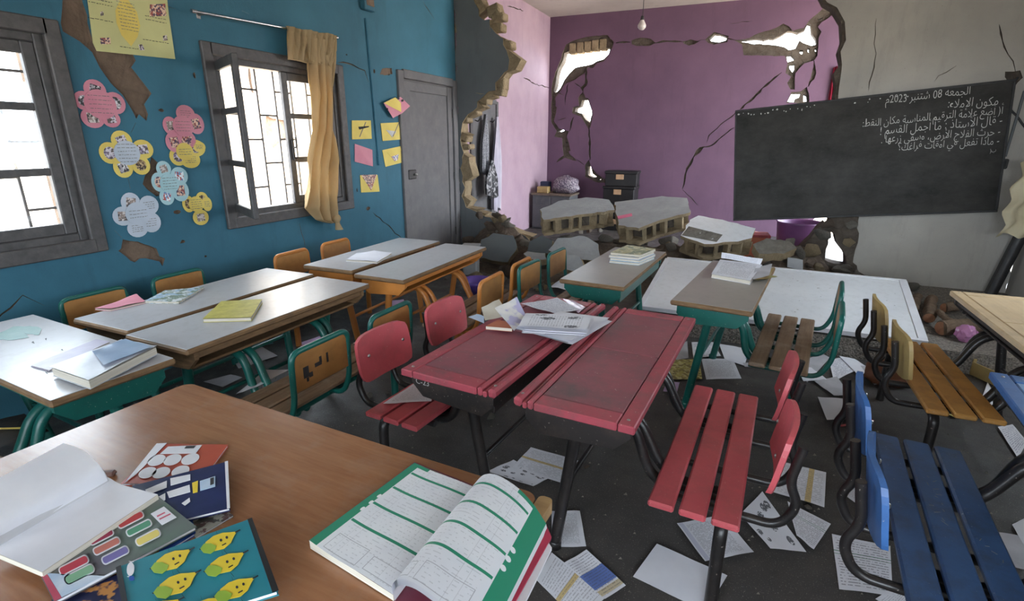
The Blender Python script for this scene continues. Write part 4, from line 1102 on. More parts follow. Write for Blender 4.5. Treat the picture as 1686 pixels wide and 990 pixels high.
# ------------------------------------------------------------------ rubble of the fallen partition
rnd = random.Random(21)
def rock_mesh(seed, flat=1.0, n=16):
    r = random.Random(seed); bm = bmesh.new()
    for _ in range(n):
        v = Vector((r.gauss(0, 1), r.gauss(0, 1), r.gauss(0, 1))).normalized() * r.uniform(.75, 1.0)
        bm.verts.new((v.x, v.y * r.uniform(.8, 1.1), v.z * flat))
    h = bmesh.ops.convex_hull(bm, input=bm.verts)
    bmesh.ops.delete(bm, geom=[e for e in h['geom_interior'] if isinstance(e, bmesh.types.BMVert)], context='VERTS')
    bmesh.ops.bevel(bm, geom=bm.edges[:], offset=.05, segments=1, affect='EDGES')
    me = bpy.data.meshes.new('rubble_piece'); bm.to_mesh(me); bm.free(); return me
ROCKS = []
for i in range(14):
    me = rock_mesh(100 + i, (.6, .75, .9)[i % 3], 12 + i % 5); me.materials.append((M_RUBBLE, M_RUBBLE2, M_RUBBLE, M_BLOCK)[i % 4]); ROCKS.append(me)
def heap(x, y):
    k = .52 * math.exp(-((x + 2.85) / .42) ** 2) * math.exp(-((y - 6.15) / .38) ** 2)
    k += .34 * math.exp(-((x + 1.6) / .9) ** 2) * math.exp(-((y - 6.0) / .45) ** 2)
    k += .34 * math.exp(-((x + .3) / .8) ** 2) * math.exp(-((y - 6.0) / .40) ** 2)
    k += .38 * math.exp(-((x - .62) / .33) ** 2) * math.exp(-((y - 6.1) / .30) ** 2)
    return k
rows = []
for j in range(46):
    y = 4.9 + j * 2.3 / 45; r = []
    for i in range(110):
        x = XL + .02 + i * 4.75 / 109
        z = heap(x, y); z += .05 * min(1, z * 8) * mnoise.fractal(V(x * 5, y * 5, 3), 1.0, 2.0, 4) + .035 * min(1, z * 8) * mnoise.noise(V(x * 16, y * 16, 1))
        base = .145 if (x > -.75 and 4.2 < y < YP) else -.01
        if 6.10 < y < 6.40 and (x < -2.25 or x > .45): z = -.05; base = -.05
        r.append(V(x, y, max(z - .02, base - .03)))
    rows.append(r)
g = G(); g.grid(rows, smooth=False); o = g.obj('rubble_debris', M_RUBBLE2)
tag(o, 'fine grey-brown debris heaped between the two classrooms', 'debris', kind='stuff')
RL = {0: 'jagged chunk of broken wall in the heap by the door', 1: 'jagged chunk of broken wall in the heap under the blackboard'}
nrock = 0
def put_rock(x, y, s, z=None, mesh=None, label=None, group='chunks of broken wall in the rubble heap', seed=0):
    global nrock
    me = mesh or ROCKS[rnd.randrange(len(ROCKS))]
    o = bpy.data.objects.new('rubble_chunk', me); COL.objects.link(o)
    o.scale = (s * rnd.uniform(.8, 1.2), s * rnd.uniform(.8, 1.2), s * rnd.uniform(.7, 1.1)); o.rotation_euler = (rnd.uniform(-.5, .5), rnd.uniform(-.5, .5), rnd.uniform(0, 6.28))
    base = .15 if (x > -.75 and 4.2 < y < YP) else 0
    o.location = (x, y, (max(heap(x, y) - .02, base) + s * .42) if z is None else z)
    tag(o, label or (RL[0] if x < -1.6 else RL[1]), 'rubble', 'cement crumbs on the slab' if label else 'rubble chunks by the door' if x < -1.6 else 'rubble chunks under the blackboard'); nrock += 1; return o
_placed = []
def try_rock(x, y, s):
    if any(math.hypot(x - a, y - b) < .78 * (s + c) for a, b, c in _placed): return
    _placed.append((x, y, s)); put_rock(x, y, s, max(heap(x, y) - .015, .15 if (x > -.75 and 4.2 < y < YP) else 0) + s * .55)
for k in range(130):
    x = rnd.gauss(-2.55, .42); y = rnd.gauss(5.75, .38)
    if x < XL + .12 or y > 7.0 or y < 4.75 or (abs(y - 6.24) < .16 and x < -2.3): continue
    try_rock(x, y, rnd.choice((.03, .045, .06, .08, .11)))
for k in range(120):
    x = rnd.gauss(.45, .36); y = rnd.gauss(5.85, .22)
    if y > 6.6 or y < 5.45 or x < -.3 or (x > .85 and y > 5.95): continue
    try_rock(x, y, rnd.choice((.035, .05, .065, .085, .12)))
for k in range(90):
    x = rnd.uniform(-3.2, -1.75); y = rnd.uniform(4.85, 5.75)
    if x + y * .5 > .95: continue
    try_rock(x, y, rnd.choice((.025, .04, .055, .075)))
for k in range(80):
    x = rnd.uniform(-1.6, 0); y = rnd.gauss(5.8, .25)
    if y > 6.8 or y < 5.3: continue
    try_rock(x, y, rnd.choice((.04, .06, .09, .12)))
for (px, py, z, s) in ((1335, 412, .46, .10), (1352, 385, .55, .12), (1362, 370, .66, .07), (1320, 415, .42, .10), (1300, 400, .44, .08), (1345, 440, .32, .10), (1385, 445, .3, .09), (1410, 450, .25, .06), (1398, 400, .5, .07), (1402, 372, .62, .07), (1392, 440, .33, .08), (870, 400, .42, .12), (840, 372, .52, .09), (808, 372, .52, .13), (826, 360, .58, .08), (790, 355, .6, .08), (862, 440, .15, .06), (835, 430, .2, .08)):
    p = at_y(px, py, 5.95); put_rock(p.x, p.y, s, p.z)

def pl_pt(px, py, P, n):
    d = ray(px, py); return CAM_POS + d * ((P - CAM_POS).dot(n) / d.dot(n))
def wall_chunk(pxs, P, n, thick, label, front=None, hollow=True, face=M_RUBBLE3, seed=0, core=M_BLOCK, skin=.032):
    """a piece of the hollow-block partition: painted face on top, webs and cells in the broken edge"""
    n = Vector(n).normalized(); pts = [pl_pt(x, y, P, n) for x, y in pxs]
    o = sum(pts, Vector()) / len(pts); ux = (pts[1] - pts[0]).normalized(); ux = (ux - n * ux.dot(n)).normalized(); uy = n.cross(ux)
    poly = jag([((p - o).dot(ux), (p - o).dot(uy)) for p in pts], .012, .06, seed)
    f3 = lambda u, v, d: ux * u + uy * v + n * d
    zmin = min((o + f3(u, v, -thick)).z for u, v in poly)
    root = empty('broken_masonry', tuple(o), 0, label, 'rubble', 'large pieces of the fallen partition')
    g = G(); g.prism(poly, f3, 0, -skin, 0, 1); g.obj('painted_face', [face, core], root)
    if hollow:
        g = G(); g.prism(poly, f3, -thick + skin, -thick); g.obj('rear_face', core, root)
        cu = sum(p[0] for p in poly) / len(poly); cv = sum(p[1] for p in poly) / len(poly)
        g = G(); g.prism([(cu + (u - cu) * .72, cv + (v - cv) * .72) for u, v in poly], f3, -skin, -thick + skin); g.obj('block_core', M_BLOCKDARK, root)
        per = 0; n_ = len(poly); acc = 0
        for i in range(n_):
            a, b = Vector(poly[i]), Vector(poly[(i + 1) % n_]); L_ = (b - a).length; acc += L_
            if acc > .125:
                acc = 0; c = Vector((cu, cv)); inw = (c - a).normalized(); q = a + inw * .10; tn = Vector((-inw.y, inw.x)) * .018
                g = G(); g.prism([tuple(a + inw * .006 - tn), tuple(q - tn), tuple(q + tn), tuple(a + inw * .006 + tn)], f3, -skin, -thick + skin); g.obj('block_web', core, root)
    else:
        g = G(); g.prism([(u * .98, v * .98) for u, v in poly], f3, -skin, -thick); g.obj('block_core', core, root)
    return root
pf = lambda px, py, y: at_y(px, py, y)
wall_chunk([(895, 362), (1012, 346), (1003, 329), (965, 325), (920, 331), (889, 345)], pf(950, 354, 5.72), (.06, -.30, .95), .20, 'broken wall slab showing hollow block cells, propped on the heap near the cabinet', seed=1)
wall_chunk([(1018, 371), (1052, 376), (1088, 362), (1136, 350), (1131, 326), (1090, 323), (1012, 333), (1014, 352)], pf(1050, 374, 5.62), (-.05, -.26, .96), .20, 'broken wall slab with a pink rag on it and block cells at its edge', seed=2)
wall_chunk([(1121, 388), (1160, 402), (1215, 398), (1238, 392), (1244, 376), (1190, 362), (1150, 355), (1136, 362)], pf(1180, 392, 5.60), (.04, -.34, .94), .19, 'broken wall slab with bluish white face beside the blackboard foot', seed=3, face=M_WBOARD)
q = [pl_pt(x, y, pf(1180, 392, 5.60) + V(0, -.002, .004), V(.04, -.34, .94).normalized()) for x, y in ((1122, 387), (1134, 372), (1160, 378), (1190, 386), (1196, 392), (1180, 398), (1160, 401))]
_s3 = [o for o in bpy.data.objects if o.name.startswith('broken_masonry') and 'bluish' in o['label']][0]
g = G(); _rows = []
for i in range(9):
    _rows.append([])
    for j in range(13):
        u_, v_ = j / 12, i / 8; e0, e1 = q[0].lerp(q[1], v_), q[5].lerp(q[3], v_); p_ = e0.lerp(e1, u_)
        edge_ = min(u_, 1 - u_, v_, 1 - v_); _rows[-1].append(p_ - _s3.location + V(0, 0, (.003 + .028 * abs(mnoise.noise(p_ * 21)) + .012 * mnoise.noise(p_ * 55)) * min(1, edge_ * 6) - .004))
g.grid(_rows, smooth=False); g.obj('bare_cement_patch', M_RUBBLE, _s3)
g = G(); q = [pl_pt(x, y, pf(1050, 374, 5.62) + V(0, 0, .006), V(-.05, -.26, .96).normalized()) for x, y in ((1016, 357), (1040, 352), (1041, 356), (1018, 361))]
g.add(q + [v + V(0, 0, .006) for v in q], [(0, 1, 2, 3), (4, 5, 6, 7), (0, 1, 5, 4), (1, 2, 6, 5), (2, 3, 7, 6), (3, 0, 4, 7)])
tag(g.obj('pink_rag', mat('hot_pink_cloth', (228, 110, 140), (214, 90, 124), .8), center=True), 'small pink rag lying on the broken wall slab', 'rag')
wall_chunk([(903, 412), (918, 392), (962, 389), (985, 402), (990, 427), (940, 429)], pf(945, 410, 5.42), (.05, -.72, .68), .12, 'smooth grey wall piece leaning under the propped slab', hollow=False, seed=4)
wall_chunk([(904, 446), (902, 420), (930, 416), (955, 424), (962, 446)], pf(930, 435, 5.10), (-.1, -.85, .5), .10, 'small grey wall piece standing behind the green seat back', hollow=False, seed=5)
wall_chunk([(790, 425), (792, 395), (812, 384), (845, 388), (852, 408), (836, 432)], pf(820, 410, 5.55), (.2, -.80, .55), .12, 'dark grey wall piece leaning against the heap by the door', hollow=False, face=M_GREYWALL, seed=6)
wall_chunk([(866, 420), (872, 398), (892, 388), (910, 396), (908, 418)], pf(890, 405, 5.6), (-.15, -.75, .62), .12, 'grey wall piece wedged between two slabs', hollow=False, face=M_GREYWALL, seed=7)
wall_chunk([(862, 418), (868, 414), (898, 417), (900, 427), (872, 427)], pf(880, 421, 5.35), (0, -.3, .95), .07, 'thin flat plaster flake on the heap behind the orange seats', hollow=False, seed=8)
wall_chunk([(1240, 402), (1262, 392), (1300, 398), (1312, 408), (1290, 418), (1250, 418)], pf(1275, 410, 5.62), (.1, -.4, .9), .09, 'broken cement lump with pale top under the blackboard', hollow=False, seed=9, face=M_RUBBLE)
wall_chunk([(1296, 440), (1297, 424), (1322, 428), (1322, 445)], pf(1310, 435, 5.55), (-.1, -.9, .35), .09, 'small square grey wall piece at the back edge of the white board', hollow=False, seed=10)
for (x, y, s) in ((.98, 6.18, .14), (1.0, 6.2, .12)): pass
# white plaster pillar stump behind the orange desks
g = G(); g.box((0, 0, .16), (.17, .17, .32), .02); g.box((0, 0, .335), (.21, .20, .03), .01)
p = at_z(776, 452, 0)
o = g.obj('plaster_stump', M_RUBBLE3, loc=(p.x, p.y, 0)); o.rotation_euler = (0, 0, .3); tag(o, 'white square plaster stump standing behind the orange-framed desk', 'rubble')

# ------------------------------------------------------------------ things in the next classroom and under the board
M_BLKBOX = mat('black_box_card', (22, 18, 20), (16, 14, 15), .6, 8, dust=(60, 52, 52), dustamt=.3)
M_TAN = mat('tan_label', (190, 150, 110), (170, 128, 90), .6)
for k in range(4):
    x, y = -1.98 + .015 * (k % 2), 9.18
    root = empty('file_box', (x, y, .25 * k), (-.04, .03, -.02, .05)[k], ('black box with tan pull at the foot of the stack', 'black box with tan pull, second from the floor in the stack', 'black box with tan pull just under the topmost box', 'black box with tan pull on top of the stack')[k], 'box', 'black boxes stacked by the purple wall')
    g = G(); g.box((0, 0, .10), (.52, .36, .20), .006); g.obj('body', M_BLKBOX, root)
    g = G(); g.box((0, 0, .222), (.55, .38, .045), .008); g.obj('lid', M_BLKBOX, root)
    g = G(); g.box((-.02, -.185, .15), (.13, .012, .085), .01); g.obj('pull_plate', M_TAN, root)
root = empty('metal_cabinet', (-3.05, 8.85, 0), 0, 'low dark grey metal cabinet in the lilac corner', 'cabinet')
M_CAB = mat('dark_grey_metal', (84, 86, 90), (70, 72, 76), .5, 4, dust=(120, 112, 108), dustamt=.3)
g = G(); g.box((0, 0, .29), (.68, .45, .58), .006); g.obj('body', M_CAB, root)
g = G(); g.box((0, 0, .595), (.72, .49, .03), .005); g.obj('top', M_RUBBLE2, root)
for s in (-1, 1):
    g = G(); g.box((s * .17, -.232, .29), (.32, .014, .53), .004); dd = g.obj('door', M_CAB, root)
    g = G(); g.box((s * .05, -.245, .32), (.014, .016, .09), .003); g.obj('handle', M_IRON, dd)
def lump(name, c, r, mt, label, cat, seed, group=None, n=14):
    rows = []
    for i in range(n + 1):
        th = pi * i / n; row = []
        for j in range(19):
            a = 2 * pi * (j % 18) / 18; d = V(sin(th) * cos(a), sin(th) * sin(a), cos(th))
            k = 1 + .28 * mnoise.noise(d * 2.1 + V(seed, 0, 0)) + .12 * mnoise.noise(d * 5 + V(0, seed, 0))
            p = V(d.x * r[0] * k, d.y * r[1] * k, max(d.z * r[2] * k, -r[2] * .75)); row.append(p)
        rows.append(row)
    g = G(); g.grid(rows, smooth=True); zz = min(v[2] for v in g.v); g.v = [(v[0], v[1], v[2] - zz) for v in g.v]
    o = g.obj(name, mt, loc=c); return tag(o, label, cat, group)
lump('cloth_bundle', (-2.86, 8.84, .612), (.24, .14, .16), picture('striped_cloth', (120, 100, 120), (80, 70, 90), (160, 150, 156), 30), 'striped grey cloth bundle on the metal cabinet', 'bundle', 2)
g = G(); g.box((0, 0, .055), (.20, .14, .11), .01); tag(g.obj('cardboard_box', M_YELBACK, loc=(-3.22, 8.72, .612)), 'small pale cardboard box on the metal cabinet', 'box')
g = G(); g.box((0, 0, .09), (.17, .13, .18), .015); o = g.obj('plastic_case', mat('dark_blue_plastic', (40, 56, 90), (30, 40, 70), .5), loc=(-3.26, 8.93, .612)); tag(o, 'dark blue plastic case on the metal cabinet', 'box')
for k, (x, y, s) in enumerate(((-2.62, 8.55, .07), (-2.5, 8.7, .09), (-2.35, 8.6, .07), (-2.2, 8.75, .06), (-2.45, 8.45, .06))):
    o = put_rock(x, y, s, None); o['label'] = 'pinkish plaster lump on the floor beside the metal cabinet'; o['group'] = 'plaster lumps by the cabinet'
# bulb
bp = at_y(1057, 40, 8.0)
root = empty('light_bulb', tuple(bp), 0, 'bare light bulb hanging from the ceiling of the purple classroom', 'light bulb')
g = G(); g.tube([(0, 0, .07), (.004, 0, .2), (0, 0, ZC - bp.z)], .005, 6); g.obj('cord', M_IRON, root)
g = G(); g.lathe([(.02, .03), (.026, .06), (.02, .10), (.0, .105)], (0, 0, 0), 12); g.obj('lamp_holder', M_IRON, root)
g = G(); g.lathe([(0, -.075), (.03, -.068), (.055, -.04), (.058, -.015), (.04, .02), (.024, .05)], (0, 0, 0), 16); g.obj('globe', mat('cloudy_bulb_glass', (206, 196, 190), (190, 180, 176), .2), root)
# purple tub and red crate under the blackboard
p = at_y(1300, 385, 6.75)
g = G(); g.lathe([(0, 0), (.19, 0), (.22, .25), (.235, .40), (.245, .42), (.235, .42), (.22, .40), (.18, .03), (0, .03)], (0, 0, 0), 24)
tag(g.obj('plastic_tub', mat('purple_plastic', (112, 62, 116), (96, 50, 102), .4), loc=(p.x + .09, 6.78, .20)), 'purple plastic tub half buried in rubble under the blackboard', 'tub')
root = empty('toy_crate', (at_y(1252, 380, 6.75).x - .08, 6.72, .16), .1, 'red and orange crate behind the bluish white slab', 'crate')
M_CRATE = mat('orange_red_board', (196, 104, 70), (176, 84, 56), .6); M_CRATE2 = mat('dark_red_board', (150, 44, 50), (128, 36, 44), .6)
g = G(); g.box((0, 0, .14), (.34, .24, .28), .006); g.obj('body', M_CRATE, root)
for z in (.29, .02):
    g = G(); g.box((0, -.01, z), (.36, .26, .03), .004); g.obj('rim', M_CRATE2, root)
# red curtain at the far edge of the opening
rows = []
for i in range(10):
    t = i / 9; A_, B_ = at_y(1376 - 4 * (1 - t) - 14 * t, 112 + 62 * t, YF - .035), at_y(1379 + 2 * t, 108 + 66 * t, YF - .035)
    rows.append([A_ + (B_ - A_) * (k / 12) + V(0, .02 * sin(k * 1.9), 0) for k in range(13)])
for i in range(5): rows.append([p + V(0, 0, -.22 * (i + 1)) for p in rows[9]])
g = G(); g.grid(rows); g.grid([[p + V(0, .008, 0) for p in r] for r in rows])
tag(g.obj('red_curtain', cloth('red_curtain_cloth', (150, 26, 50), (120, 18, 40)), center=True), 'dark red curtain hanging at the edge of the broken end wall', 'curtain')

# ------------------------------------------------------------------ right edge: cable, socket, post, cream curtain
root = empty('wall_socket', tuple(at_y(1650, 270, YP - .03)), 0, 'black wall socket below the grey pipe beside the blackboard', 'socket')
g = G(); g.box((0, .012, 0), (.085, .035, .085), .008); g.obj('case', M_IRON, root)
g = G(); g.box((0, -.009, 0), (.05, .008, .05), .006); g.obj('face', mat('dark_socket', (24, 24, 26)), root)
a, b = at_y(1655, 258, YP - .012), at_y(1687, 150, YP - .012)
g = G(); g.tube([a, b], .011, 8); tag(g.obj('wall_pipe', M_GREYWALL), 'slanting grey cable pipe above the black socket', 'pipe')
g = G(); g.tube(smooth_path([at_y(*q, YP - .012) for q in ((1676, 127), (1668, 140), (1661, 165), (1664, 180), (1675, 192), (1684, 205), (1692, 215))], 5), .008, 6)
tag(g.obj('black_cable', M_IRON), 'loose black cable at the upper right corner of the blackboard', 'cable')
a, b = at_y(1630, 486, 6.02), at_y(1672, 405, 6.02)
g = G(); d = (b - a) * 2.0; g.tube([V(a.x, a.y, .15) , a + d], .05, 4); o = g.obj('black_post', M_IRON); tag(o, 'thick black post leaning against the right wall under cream cloth', 'post')
pc = at_y(1676, 350, 5.80)
rows = []
for i in range(24):
    t = i / 23; fold = .05 * abs(((t * 3) % 1) - .5) * 2
    rows.append([V(pc.x + .30 * k / 10 - fold - .03 * t, 5.80 + .03 * sin(k * 1.4 + t * 6), pc.z + .42 - .62 * t + .02 * sin(k) ) for k in range(-1, 11)])
g = G(); g.grid(rows); g.grid([[p + V(0, .012, 0) for p in r] for r in rows]); tag(g.obj('cream_curtain', M_CREAM, center=True), 'cream cloth hanging in folds at the right edge of the room', 'curtain')

# logs and the pink plastic ball on the platform
M_LOG = stony('pale_branch', (150, 126, 104), (112, 90, 72), (70, 54, 44), 10, .8, 12); M_CUT = mat('cut_end', (176, 120, 86), (150, 96, 66), .8, 30)
def log(pa_, pb_, z, r, label):
    a, b = at_z(*pa_, z), at_z(*pb_, z); root = empty('branch_log', tuple(a), 0, label, 'log', 'logs on the platform')
    d = b - a; N = 7; pts = [d * (i / N) + V(.006 * sin(i * 2), .006 * cos(i * 3), .004 * sin(i)) for i in range(N + 1)]
    g = G(); g.tube(pts, r, 12); g.obj('stem', M_LOG, root)
    n = d.normalized(); g = G(); q = n.orthogonal().normalized(); w = n.cross(q)
    for s, c in ((-1, V(0, 0, 0)),):
        g.add([c + n * s * .002 + (q * cos(t) + w * sin(t)) * r * .88 for t in [2 * pi * k / 12 for k in range(12)]], [tuple(range(12))])
    g.obj('cut_face', M_CUT, root)
LR = lambda x, y: (1360 + x / 3.537, 360 + y / 3.537)
log(LR(672, 640), LR(900, 615), .205, .055, 'thick cut log lying nearest the pink plastic ball')
log(LR(600, 580), LR(612, 470), .20, .042, 'log seen end-on leaning towards the end wall')
log(LR(505, 530), LR(530, 455), .19, .035, 'thin dark log at the corner of the white board')
log(LR(690, 520), LR(820, 500), .22, .038, 'reddish log lying crosswise behind the thick log')
log(LR(655, 545), LR(720, 600), .245, .022, 'short thin stick between the logs')
t = NT('pink_plastic'); t.done(lin((226, 150, 206)), .12); t.b.inputs['Transmission Weight'].default_value = .35; M_PINKP = t.m
p = at_z(*LR(808, 715), .15)
bm = bmesh.new(); bmesh.ops.create_icosphere(bm, subdivisions=3, radius=.062)
for v in bm.verts:
    k = 1 + .35 * mnoise.noise(v.co * 38); v.co *= k; v.co.z = max(v.co.z, -.055)
me = bpy.data.meshes.new('plastic_ball'); bm.to_mesh(me); bm.free(); me.materials.append(M_PINKP)
o = bpy.data.objects.new('plastic_ball', me); COL.objects.link(o); o.location = (p.x, p.y, .205); tag(o, 'crumpled shiny pink plastic ball on the platform by the logs', 'plastic')
# purple bowl behind the orange desk
p = at_z(772, 480, 0)
g = G(); g.lathe([(0, 0), (.09, 0), (.155, .10), (.165, .14), (.155, .14), (.14, .10), (.08, .015), (0, .015)], (0, 0, 0), 22)
tag(g.obj('plastic_bowl', mat('violet_plastic', (104, 72, 170), (88, 58, 150), .35), loc=(p.x + .1, p.y, 0)), 'violet plastic bowl on the floor between orange desk and seats', 'bowl')

# ------------------------------------------------------------------ printed paper
def print_mat(name, paper=(226, 226, 234), ink=(90, 88, 98), lines=34, margin=(.10, .10), bands=(), amount=.6, cols=1, word=34, pics=0):
    t = NT(name); u, v = t.uv()
    base = t.mix(t.ramp(t.noise(t.coord(), 6, 4), .3, .7), lin(paper), lin(tuple(max(0, c - 12) for c in paper)))
    for ax, lo, hi, c in bands:
        base = t.mix(t.band(u if ax == 'u' else v, lo, hi), base, lin(c))
    if lines:
        r = t.math('MULTIPLY', v, float(lines)); fr = t.math('FRACT', r); fl = t.math('FLOOR', r)
        m = t.math('LESS_THAN', fr, .36)
        w = t.noise(t.vec(t.math('MULTIPLY', u, float(word)), t.math('MULTIPLY', fl, 3.7), 0.0), 1.0, 2, .5)
        m = t.math('MULTIPLY', m, t.math('GREATER_THAN', w, .46))
        m = t.math('MULTIPLY', m, t.math('MULTIPLY', t.band(u, margin[0], 1 - margin[0]), t.band(v, margin[1], 1 - margin[1])))
        if cols > 1:
            cf = t.math('FRACT', t.math('MULTIPLY', u, float(cols))); m = t.math('MULTIPLY', m, t.math('GREATER_THAN', cf, .14))
        base = t.mix(t.math('MULTIPLY', m, amount), base, lin(ink))
    if pics:
        cv = t.vec(t.math('MULTIPLY', u, float(pics)), t.math('MULTIPLY', v, float(pics)), 0.0)
        d = t.voro(cv, 1.0); n = t.noise(cv, 5, 3, .6)
        k = t.math('MULTIPLY', t.math('LESS_THAN', d, .34), t.math('GREATER_THAN', n, .44))
        k = t.math('MULTIPLY', k, t.math('MULTIPLY', t.band(u, .06, .94), t.band(v, .06, .94)))
        base = t.mix(t.math('MULTIPLY', k, .85), base, lin((56, 56, 66)))
    return t.done(base, .65, 0, .3)
P_TEXT = print_mat('typed_page', bands=[('u', .03, .12, (196, 196, 214))], margin=(.15, .08))
P_TEXT2 = print_mat('typed_page_dense', lines=34, word=46)
P_SHEET = print_mat('worksheet_with_ochre_band', lines=22, bands=[('v', .46, .54, (206, 178, 120))], margin=(.06, .08), amount=.4, word=24)
P_SHEETU = print_mat('worksheet_with_upright_band', lines=20, bands=[('u', .62, .74, (206, 178, 120))], margin=(.06, .08), word=22, amount=.4)
P_PICS = print_mat('picture_sheet', lines=0, pics=4)
P_PICS2 = print_mat('dark_picture_sheet', lines=0, pics=6)
P_BLUE = print_mat('sheet_with_blue_table', lines=18, bands=[('v', .40, .78, (96, 122, 196)), ('v', .82, .94, (204, 186, 150))], margin=(.05, .05), amount=.55)
P_GREENM = print_mat('sheet_with_green_marks', lines=20, bands=[('v', .30, .315, (96, 150, 120)), ('v', .36, .37, (96, 150, 120))], margin=(.05, .06), word=26)
P_BLANK = mat('blank_sheet', (228, 228, 236), (216, 216, 226), .6, 4)
P_DUSTY = mat('dusty_sheet', (186, 184, 190), (164, 162, 168), .7, 7)
P_MAP = picture('yellow_printed_cover', (196, 182, 70), (150, 130, 50), (214, 204, 120), 20)
P_HAND = print_mat('handwritten_page', lines=16, word=16, margin=(.08, .08), amount=.6, ink=(90, 90, 130))
P_LILAC = mat('lilac_sheet', (206, 176, 220), (194, 160, 208), .7, 5)
P_GRID = print_mat('pencil_grid_page', lines=24, word=50, margin=(.03, .04), ink=(110, 112, 150), amount=.8)
P_TEAL = print_mat('page_with_teal_border', bands=[('u', 0, .08, (70, 150, 170)), ('v', 0, .08, (70, 150, 170))], lines=10)

def sheet_rows(P4, zs=None, n=8, wav=.004, seed=0, curl=None):
    A, B, C, D = P4; rows = []
    for i in range(n + 1):
        v = i / n; r = []
        for k in range(n + 1):
            u = k / n; p = A * (1 - u) * (1 - v) + B * u * (1 - v) + C * u * v + D * (1 - u) * v
            z = wav * (1 + mnoise.noise(V(u * 2.2, v * 2.2, seed * 7.3)))
            if curl:
                cu, cv, hgt = curl; dd = max(0, 1 - math.hypot(u - cu, v - cv) / .75); z += hgt * dd * dd
            r.append(p + V(0, 0, z))
        rows.append(r)
    return rows
_lift = [0]
def sheet(pxs, mt, label, z=.002, name='paper_sheet', cat='paper', group='papers scattered on the floor', zs=None, wav=.004, curl=None, n=8, auto=True):
    _lift[0] += 1; zz = z + (.0009 * (_lift[0] % 12) if auto else 0)
    P4 = [at_z(x, y, (zs[i] if zs else zz)) for i, (x, y) in enumerate(pxs)]
    g = G(); g.grid(sheet_rows(P4, None, n, wav, _lift[0], curl), uv=True)
    o = g.obj(name, mt, center=True); return tag(o, label, cat, group)
def T(s, ox, oy, *q): return [(ox + x / s, oy + y / s) for x, y in q]
a4 = lambda *q: T(3.665, 780, 720, *q)
sheet(a4((80, 210), (240, 140), (450, 255), (360, 300)), P_PICS2, 'picture worksheet lying half under the ochre-banded sheet near the red desk leg')
sheet(a4((345, 62), (665, 155), (568, 295), (235, 185)), P_SHEET, 'white worksheet with ochre band crossed by the red desk leg')
sheet(a4((470, 450), (640, 448), (678, 665), (470, 668)), P_TEXT, 'typed sheet on the floor by the corner of the brown table')
sheet(a4((380, 870), (470, 700), (810, 960), (640, 1130)), P_SHEET, 'worksheet with ochre band under the overhanging textbook')
sheet(a4((545, 765), (680, 685), (918, 900), (790, 985)), P_BLUE, 'printed sheet with a blue table beside the brown table')
sheet(a4((1105, 648), (1530, 840), (1400, 1060), (960, 848)), P_BLANK, 'blank white sheet on the open floor by the red bench leg')
sheet(a4((1225, 525), (1500, 475), (1690, 700), (1395, 755)), P_TEXT, 'typed sheet with grey margin behind the red bench leg')
b2 = lambda *q: T(2.3026, 1040, 560, *q)
sheet(b2((412, 665), (495, 577), (662, 808), (525, 795)), P_PICS, 'sheet of small pictures beneath the end of the red bench')
sheet(b2((590, 615), (755, 700), (690, 797), (625, 745)), P_GREENM, 'printed sheet tucked beside the picture sheet near the red bench')
sheet(b2((572, 465), (737, 505), (730, 637), (535, 580)), P_SHEETU, 'worksheet with an upright ochre band beside the red seat back')
sheet(b2((705, 218), (815, 225), (870, 300), (740, 305)), P_BLANK, 'blank sheet on the floor behind the upper blue seat back')
b3 = lambda *q: T(2.4145, 1360, 580, *q)
sheet(b3((22, 728), (255, 775), (265, 975), (52, 945)), P_GREENM, 'sheet with green pencil lines under the blue bench end')
sheet(b3((195, 985), (275, 930), (440, 985), (400, 1100)), P_SHEET, 'sheet with a small colour stamp under the near blue slats')
sheet(b3((55, 560), (100, 488), (320, 580), (190, 655)), P_TEXT2, 'typed sheet under the blue bench between its back tubes')
sheet(b3((605, 705), (790, 735), (790, 868), (655, 835)), P_DUSTY, 'smudged sheet beside the blue desk leg')
sheet(b3((738, 690), (790, 662), (820, 740), (788, 775)), P_BLANK, 'white paper corner over the smudged sheet by the blue desk')
sheet(b3((682, 300), (740, 290), (800, 360), (762, 425)), P_HAND, 'handwritten sheet on the floor under the blue desk corner')
sheet(b3((615, 195), (642, 120), (700, 225), (665, 232)), P_BLANK, 'narrow white paper between yellow bench and blue desk')
sheet(b3((470, 420), (530, 420), (548, 452), (512, 470)), P_BLANK, 'small torn scrap of paper near the far end of the blue bench')
sheet(b3((412, 212), (440, 192), (608, 245), (510, 262)), mat('yellow_thin_paper', (196, 180, 92), (180, 162, 76), .7), 'crumpled yellow paper at the foot of the yellow bench', curl=(.5, .2, .02))
sheet(b3((122, 415), (128, 390), (152, 388), (150, 415)), M_YPAPER, 'tiny yellow scrap behind the blue back tube')
c6 = lambda *q: T(3.093, 980, 380, *q)
sheet(c6((490, 570), (600, 570), (640, 640), (500, 650)), P_HAND, 'handwritten sheet behind the green desk leg')
sheet(c6((415, 585), (468, 565), (475, 650), (410, 662)), P_DUSTY, 'grey sheet between red desk and green desk leg')
sheet(c6((540, 655), (700, 655), (745, 755), (565, 760)), P_TEXT2, 'typed sheet in front of the pile near the platform')
sheet(c6((630, 578), (785, 605), (760, 690), (660, 660)), P_BLANK, 'white sheet in the pile along the platform foot')
sheet(c6((775, 605), (805, 603), (915, 662), (765, 655)), P_TEAL, 'sheet with teal border sticking out under the green bench')
sheet(c6((750, 675), (900, 672), (925, 700), (762, 697)), P_DUSTY, 'flat sheaf of paper under the green bench slats')
sheet(c6((400, 660), (530, 655), (545, 760), (350, 762)), P_MAP, 'yellow printed booklet cover on the floor beside the red desk', name='booklet', cat='booklet')
